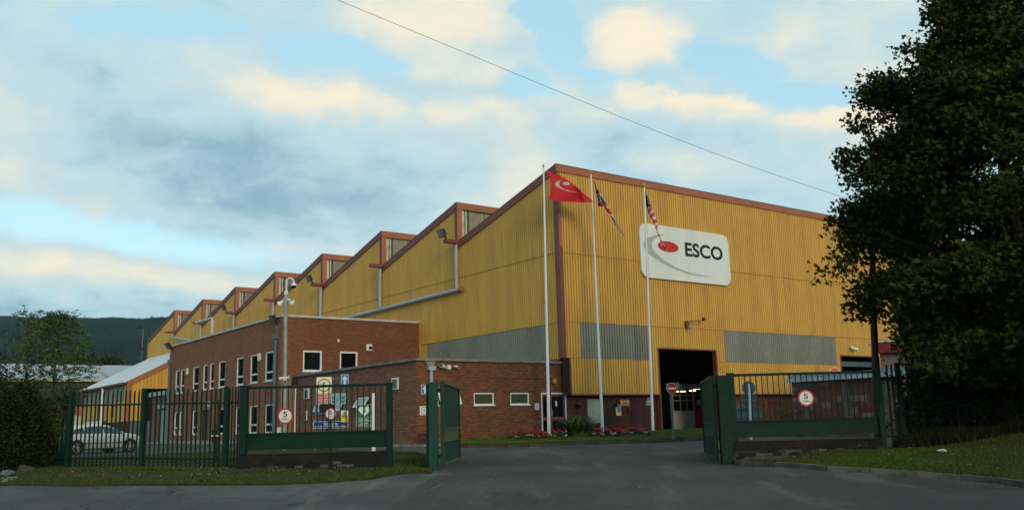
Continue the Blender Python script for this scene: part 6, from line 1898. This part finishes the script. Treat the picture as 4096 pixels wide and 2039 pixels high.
def rowan(label, x, y, h, crown, n, lean=0.):
    z = gz(x, y); t = thing('rowan_tree', label, 'tree', (x, y, z))
    b = MB(); tr = limb(b, (0, 0, -.1), (lean, 0, h * .95), .05, .008, .05, 10); b.build('trunk', K['bark'], t, smooth=True)
    P = []; A_ = []
    for i in range(n):
        f = random.uniform(.14, 1.) ** .85; zz_ = h * f
        wid = crown * (math.sin(math.pi * min(1, (1.03 - f) / .75)) ** .8 if f < 1.02 else 0) + .08
        a_ = random.uniform(0, 6.28); r_ = wid * math.sqrt(random.random())
        c = np.array([lean * f + math.cos(a_) * r_, math.sin(a_) * r_, zz_])
        # a feathery leaf: leaflets in pairs along a midrib
        d = np.array([math.cos(a_), math.sin(a_), random.uniform(-.5, .5)]) + rng.normal(0, .35, 3); d /= np.linalg.norm(d)
        s_ = np.cross(d, [0, 0, 1]); s_ /= np.linalg.norm(s_) + 1e-6
        L_ = random.uniform(.18, .30)
        for k in range(6):
            for sg_ in (-1, 1):
                P.append(c + d * L_ * (k + .6) / 6 - np.array([0, 0, .05 * (k / 6) ** 2])); A_.append(s_ * sg_ + d * .55)
        P.append(c + d * L_); A_.append(d)
    leaves('crown', np.array(P), .078, OVAL * np.array([.75, 1]), K['rowan'], t, 1.2, (0, 0, 0), .15, np.array(A_))
    for i in range(14):
        f = .3 + i * .045; a_ = i * 2.4; b = MB(); w_ = crown * .8 * (1.15 - f)
        limb(b, (lean * f, 0, h * f), (lean * f + math.cos(a_) * w_, math.sin(a_) * w_, h * (f + .10)), .014, .004); b.build('branch', K['bark'], t)
    return t


p = at(195, 1840, 28.3); htop = at(195, 1252, 28.3).z - gz(p.x, p.y)
rowan('slender feathery leaved tree behind the left corner of the palisade fence', p.x, p.y, htop, .95, 1050, .05)
p = at(85, 1840, 28.0); rowan('thin young tree with a bare leading shoot at the left edge', p.x, p.y, at(65, 1240, 28).z - gz(p.x, p.y), .55, 230, -.1)

# trees between the sheds and the hill
for i, (px_, py_, d_, w_, lb) in enumerate(((318, 1432, 175, 9, 'dark round tree behind the grey shed, left of the other'), (382, 1412, 180, 11, 'largest dark round tree behind the grey shed roof'), (455, 1430, 185, 9, 'dark round tree behind the grey shed, nearest the yellow hall'), (250, 1440, 170, 10, 'dark round tree behind the small feathery tree'))):
    p = at(px_, py_, d_); t = thing('background_tree', lb, 'tree', (p.x, p.y, 1.), 0, 'trees behind the grey shed'); h = p.z - 1
    n = 2200; c = rng.normal(0, 1, (40, 3)); c /= np.linalg.norm(c, axis=1)[:, None]; c *= rng.uniform(.4, 1, (40, 1)) * np.array([w_ / 2, w_ / 2, h * .40]); c[:, 2] += h * .60
    q = c[rng.integers(0, 40, n)] + rng.normal(0, .9, (n, 3)); leaves('crown', q, .85, OVAL, K['far_leaf'], t, .6)
    MB().tube([(0, 0, -.5), (0, 0, h * .55)], .35, 8, True, .15).build('trunk', K['bark'], t)

# ornamental grass in the island
p = G(2313, 1757); p.z += .16
og = thing('ornamental_grass', 'big round clump of arching green grass in the flower bed', 'grass clump', p)
V = []
for i in range(1500):
    a_ = random.uniform(0, 6.28); r0_ = .44 * math.sqrt(random.random()); H_ = random.uniform(.35, 1.22); out = random.uniform(.12, .75) * (.55 + .45 * H_); w_ = random.uniform(.012, .020)
    cx_, cy_ = math.cos(a_) * r0_, math.sin(a_) * r0_; a2 = a_ + random.uniform(-.6, .6); dx_, dy_ = math.cos(a2), math.sin(a2); tx, ty = -dy_ * w_, dx_ * w_
    prev = None
    for k in range(5):
        f0_, f1_ = k / 5, (k + 1) / 5
        def pp(f): return np.array([cx_ + dx_ * out * f ** 1.6, cy_ + dy_ * out * f ** 1.6, H_ * (f * 1.25 - .42 * f ** 3 * (1 + out))])
        q0, q1 = pp(f0_), pp(f1_); w0, w1 = 1 - f0_ * .6, 1 - f1_ * .6
        V += [q0 - np.array([tx, ty, 0]) * w0, q0 + np.array([tx, ty, 0]) * w0, q1 + np.array([tx, ty, 0]) * w1, q1 - np.array([tx, ty, 0]) * w1]
o = big_mesh('leaf_blades', np.array(V), 4, mat('clump_grass', (.050, .085, .014), (.075, .105, .022), scale=2, rough=.5, island=.5, spec=.3), og); stuff(o)
q = MB(); q.lathe((0, 0, -.1), [(.30, 0), (.34, .2), (.28, .40), (.08, .52)], (0, 0, 1), 14); q.build('clump_heart', mat('clump_heart', (.010, .014, .006), rough=.9), og)

# bedding plants
patch('flower_bed', gp([(2030, 1770), (2055, 1752), (2150, 1741), (2290, 1738), (2420, 1737), (2560, 1736), (2600, 1742), (2575, 1752), (2450, 1762), (2300, 1768), (2150, 1772)]), .13, K['mulch'], .4, .03, .05)
PET = dict(red=mat('red_petal', (.50, .008, .010), (.38, .006, .008), rough=.6, scale=8, island=.2), pink=mat('pink_petal', (.62, .03, .14), rough=.6), white=mat('white_petal', (.62, .60, .56), rough=.6), yellow=mat('yellow_petal', (.60, .40, .02), rough=.6), violet=mat('violet_petal', (.10, .03, .14), rough=.6), coral=mat('coral_petal', (.55, .10, .06), rough=.6))
GRN = mat('bedding_leaf', (.022, .045, .012), rough=.6, island=.4)
PROTO = {}
ORD = ['nearest', 'second', 'third', 'fourth', 'fifth', 'sixth', 'seventh', 'eighth', 'ninth', 'tenth', 'eleventh', 'twelfth', 'thirteenth', 'fourteenth', 'fifteenth', 'sixteenth', 'seventeenth', 'eighteenth']
CNT = {}
BED = [(2040, 1762, 'red'), (2058, 1758, 'red'), (2066, 1766, 'white'), (2078, 1752, 'red'), (2090, 1749, 'red'), (2092, 1762, 'violet'), (2105, 1747, 'pink'), (2112, 1758, 'yellow'), (2122, 1750, 'pink'), (2126, 1764, 'white'), (2135, 1754, 'red'), (2142, 1746, 'red'), (2150, 1758, 'red'), (2156, 1762, 'yellow'),
       (2165, 1751, 'red'), (2172, 1754, 'red'), (2180, 1760, 'red'), (2190, 1757, 'red'), (2196, 1745, 'red'), (2202, 1760, 'yellow'), (2215, 1740, 'red'), (2222, 1762, 'yellow'), (2235, 1745, 'red'), (2242, 1741, 'red'), (2240, 1755, 'violet'), (2248, 1752, 'white'), (2262, 1765, 'white'), (2228, 1752, 'coral'),
       (2376, 1757, 'white'), (2385, 1742, 'red'), (2394, 1741, 'red'), (2400, 1756, 'red'), (2406, 1742, 'pink'), (2412, 1757, 'white'), (2428, 1743, 'red'), (2440, 1742, 'red'), (2446, 1755, 'yellow'), (2456, 1757, 'white'), (2462, 1739, 'red'), (2466, 1751, 'red'), (2478, 1741, 'red'), (2484, 1753, 'red'), (2492, 1746, 'coral'), (2500, 1752, 'red'),
       (2506, 1744, 'coral'), (2520, 1737, 'red'), (2530, 1735, 'red'), (2525, 1750, 'white'), (2536, 1752, 'violet'), (2548, 1742, 'red'), (2556, 1745, 'red'), (2564, 1740, 'red'), (2570, 1748, 'red'), (2578, 1744, 'coral'), (2586, 1751, 'white')]
KIND = dict(red='red', pink='deep pink', white='white', yellow='yellow', violet='violet', coral='coral')
for i, (px_, py_, c_) in enumerate(sorted(BED, key=lambda q: abs(q[0] - 2315))):
    p = G(px_, py_ + 4); side_ = 'left of' if px_ < 2315 else 'right of'
    k_ = (c_, side_); CNT[k_] = CNT.get(k_, 0) + 1
    lb = '%s bedding flower %s the grass clump, %s of its colour from the clump' % (KIND[c_], side_, ORD[CNT[k_] - 1])
    if c_ not in PROTO:
        t = thing('bedding_flower', lb, 'flower', p, 0, '%s bedding flowers' % KIND[c_])
        n = 26; q = np.stack([rng.normal(0, .09, n), rng.normal(0, .09, n), rng.uniform(.02, .14, n)], 1); leaves('foliage', q, .085, OVAL * np.array([1.3, 1]), GRN, t, 1.)
        n = 34 if c_ in ('red', 'pink', 'coral') else 16; r_ = .085 if n > 20 else .055
        q = rng.normal(0, 1, (n, 3)); q /= np.linalg.norm(q, axis=1)[:, None]; q = q * np.array([r_, r_, r_ * .55]) + np.array([0, 0, .20 if n > 20 else .14]); leaves('petals', q, .05, OVAL * np.array([1.6, 1]), PET[c_], t, .8)
        b = MB()
        for k in range(3): b.tube([(0, 0, 0), (random.uniform(-.05, .05), random.uniform(-.05, .05), .19)], .006, 5)
        b.build('stems', GRN, t); PROTO[c_] = t
    else:
        t = dup(PROTO[c_], None, p, random.uniform(0, 6.28), lb, '%s bedding flowers' % KIND[c_])
    t.location.z += .13; t.scale = (random.uniform(.8, 1.25),) * 3

# odds and ends on the ground
def scrap(name, label, cat, p, size, m, flatness=.25, n=9):
    b = MB(); pts_ = []
    bm = bmesh.new(); bmesh.ops.create_icosphere(bm, subdivisions=2, radius=1)
    for v in bm.verts: v.co = Vector((v.co.x * size[0], v.co.y * size[1], v.co.z * size[2])) * random.uniform(.65, 1.15)
    me = bpy.data.meshes.new(name); bm.to_mesh(me); bm.free(); me.materials.append(m)
    o = link(name, me); o.location = p; tag(o, label, cat); return o


PAPER = mat('litter_white', (.55, .60, .68), rough=.6)
scrap('paper_scrap', 'crumpled white paper scrap lying on the right lawn', 'litter', G(3770, 1829) + Vector((0, 0, .17)), (.13, .08, .035), PAPER)
scrap('wrapper', 'small pale wrapper on the asphalt near the right kerb', 'litter', G(3201, 1912) + Vector((0, 0, .02)), (.05, .035, .02), K['leaf_dry'])
scrap('rubbish_bag', 'pale torn rubbish bag at the foot of the left hedge', 'litter', G(28, 1912) + Vector((0, 0, .10)), (.22, .15, .11), mat('torn_bag', (.12, .13, .14), (.03, .03, .03), scale=8, rough=.6))
scrap('rubbish_bag', 'grey brown rubbish heap beside the pale torn bag', 'litter', G(98, 1896) + Vector((0, 0, .10)), (.26, .2, .17), mat('brown_heap', (.035, .028, .024), (.06, .035, .025), scale=6, rough=.8))
for i, (px_, py_) in enumerate(((10, 1925), (22, 1930), (36, 1922), (48, 1928), (60, 1920), (16, 1936))): scrap('stone', 'pale rough stone below the left hedge, %s of six from the left' % ('first', 'third', 'fourth', 'fifth', 'last', 'second')[i], 'stone', G(px_, py_) + Vector((0, 0, .05)), (.07, .06, .05), K['coping'])['group'] = 'stones below the left hedge'
lg = scrap('turf_lump', 'dark lump of turf on the grass behind the left railing', 'turf', onground(at(1088, 1802, 37)) + Vector((0, 0, .05)), (.28, .12, .06), K['mulch'])


# ------------------------------------------------------------------ the wooded hill
def hill_z(x, y):
    d = np.hypot(x, y); th = np.degrees(np.arctan2(x, y))
    ridge = 2250 * np.interp(th, [-60, -29.7, -25.6, -21.3, -16.3, 0, 60], [.108, .1121, .1140, .1155, .1165, .112, .10]) - 12 + 1.5 * np.sin(th * 2.3)
    t = np.clip((d - 750) / 1500, 0, 1.25)
    s = np.where(t < 1, (t * t * (3 - 2 * t)) * .55 + .45 * t, 1 - (t - 1) * .5)
    return 1 + ridge * s + 2.5 * np.sin(x * .011) * np.sin(y * .008) * np.clip(t * 3, 0, 1)
ths, ds = np.radians(np.linspace(-75, 75, 150)), np.linspace(730, 2700, 60)
T_, D_ = np.meshgrid(ths, ds); X_, Y_ = np.sin(T_) * D_, np.cos(T_) * D_; Z_ = hill_z(X_, Y_); Z_[0] = -5
idx = np.arange(T_.size).reshape(T_.shape)
me = bpy.data.meshes.new('hill'); me.from_pydata(np.stack([X_, Y_, Z_], -1).reshape(-1, 3).tolist(), [], np.stack([idx[:-1, :-1], idx[:-1, 1:], idx[1:, 1:], idx[1:, :-1]], -1).reshape(-1, 4).tolist())
me.materials.append(mat('hillside', (.018, .030, .012), (.028, .042, .015), scale=.004, rough=.95, spec=.05)); me.polygons.foreach_set('use_smooth', [True] * len(me.polygons)); struct(link('hill', me))
n = 36000; th = np.radians(rng.uniform(-34, -13, n)); d = np.sqrt(rng.uniform(900 ** 2, 2330 ** 2, n)); x, y = np.sin(th) * d, np.cos(th) * d
dens = np.sin(x * .006 + 1.2) * np.sin(y * .0045) + .5 * np.sin(x * .017 + y * .012); con = (dens > -.25) | (d > 1900)
z = hill_z(x, y); h = np.where(con, rng.uniform(8, 14, n), rng.uniform(4, 8, n)); h = np.where((d > 2150) & (rng.random(n) < .06), h * 1.25, h); w = h * np.where(con, .34, .6); a0 = rng.uniform(0, 6.28, n)
V = np.zeros((n, 10, 3, 3))
for k in range(5):
    a_, b_ = a0 + k * 2 * math.pi / 5, a0 + (k + 1) * 2 * math.pi / 5
    for tier, (zb, zt4, ws) in enumerate(((.08, .72, 1.), (.42, 1., .66))):
        V[:, k * 2 + tier, 0] = np.stack([x + np.cos(a_) * w * ws, y + np.sin(a_) * w * ws, z + h * zb], 1); V[:, k * 2 + tier, 1] = np.stack([x + np.cos(b_) * w * ws, y + np.sin(b_) * w * ws, z + h * zb], 1); V[:, k * 2 + tier, 2] = np.stack([x, y, z + h * zt4], 1)
fo = big_mesh('forest', V.reshape(-1, 3), 3, mat('forest', (.009, .021, .015), (.020, .042, .018), scale=.006, rough=.95, spec=.05, island=.35))
tag(stuff(fo), 'dark conifer forest covering the long hill behind the works', 'forest')

# the air: pale blue haze over the whole valley
hz = MB().box(-3400, 3400, -1600, 3000, -8, 335).build('haze', None)
hz.data.materials.clear()
hm = bpy.data.materials.new('haze'); hm.use_nodes = True
nt = hm.node_tree; nt.nodes.clear()
vo = nt.nodes.new('ShaderNodeVolumePrincipled'); vo.inputs['Color'].default_value = (.50, .78, 1.0, 1); vo.inputs['Density'].default_value = .00005; vo.inputs['Anisotropy'].default_value = 0.
ou = nt.nodes.new('ShaderNodeOutputMaterial'); nt.links.new(vo.outputs[0], ou.inputs['Volume'])
hz.data.materials.append(hm)
tag(hz, 'thin blue evening haze over the valley', 'haze', kind='stuff')
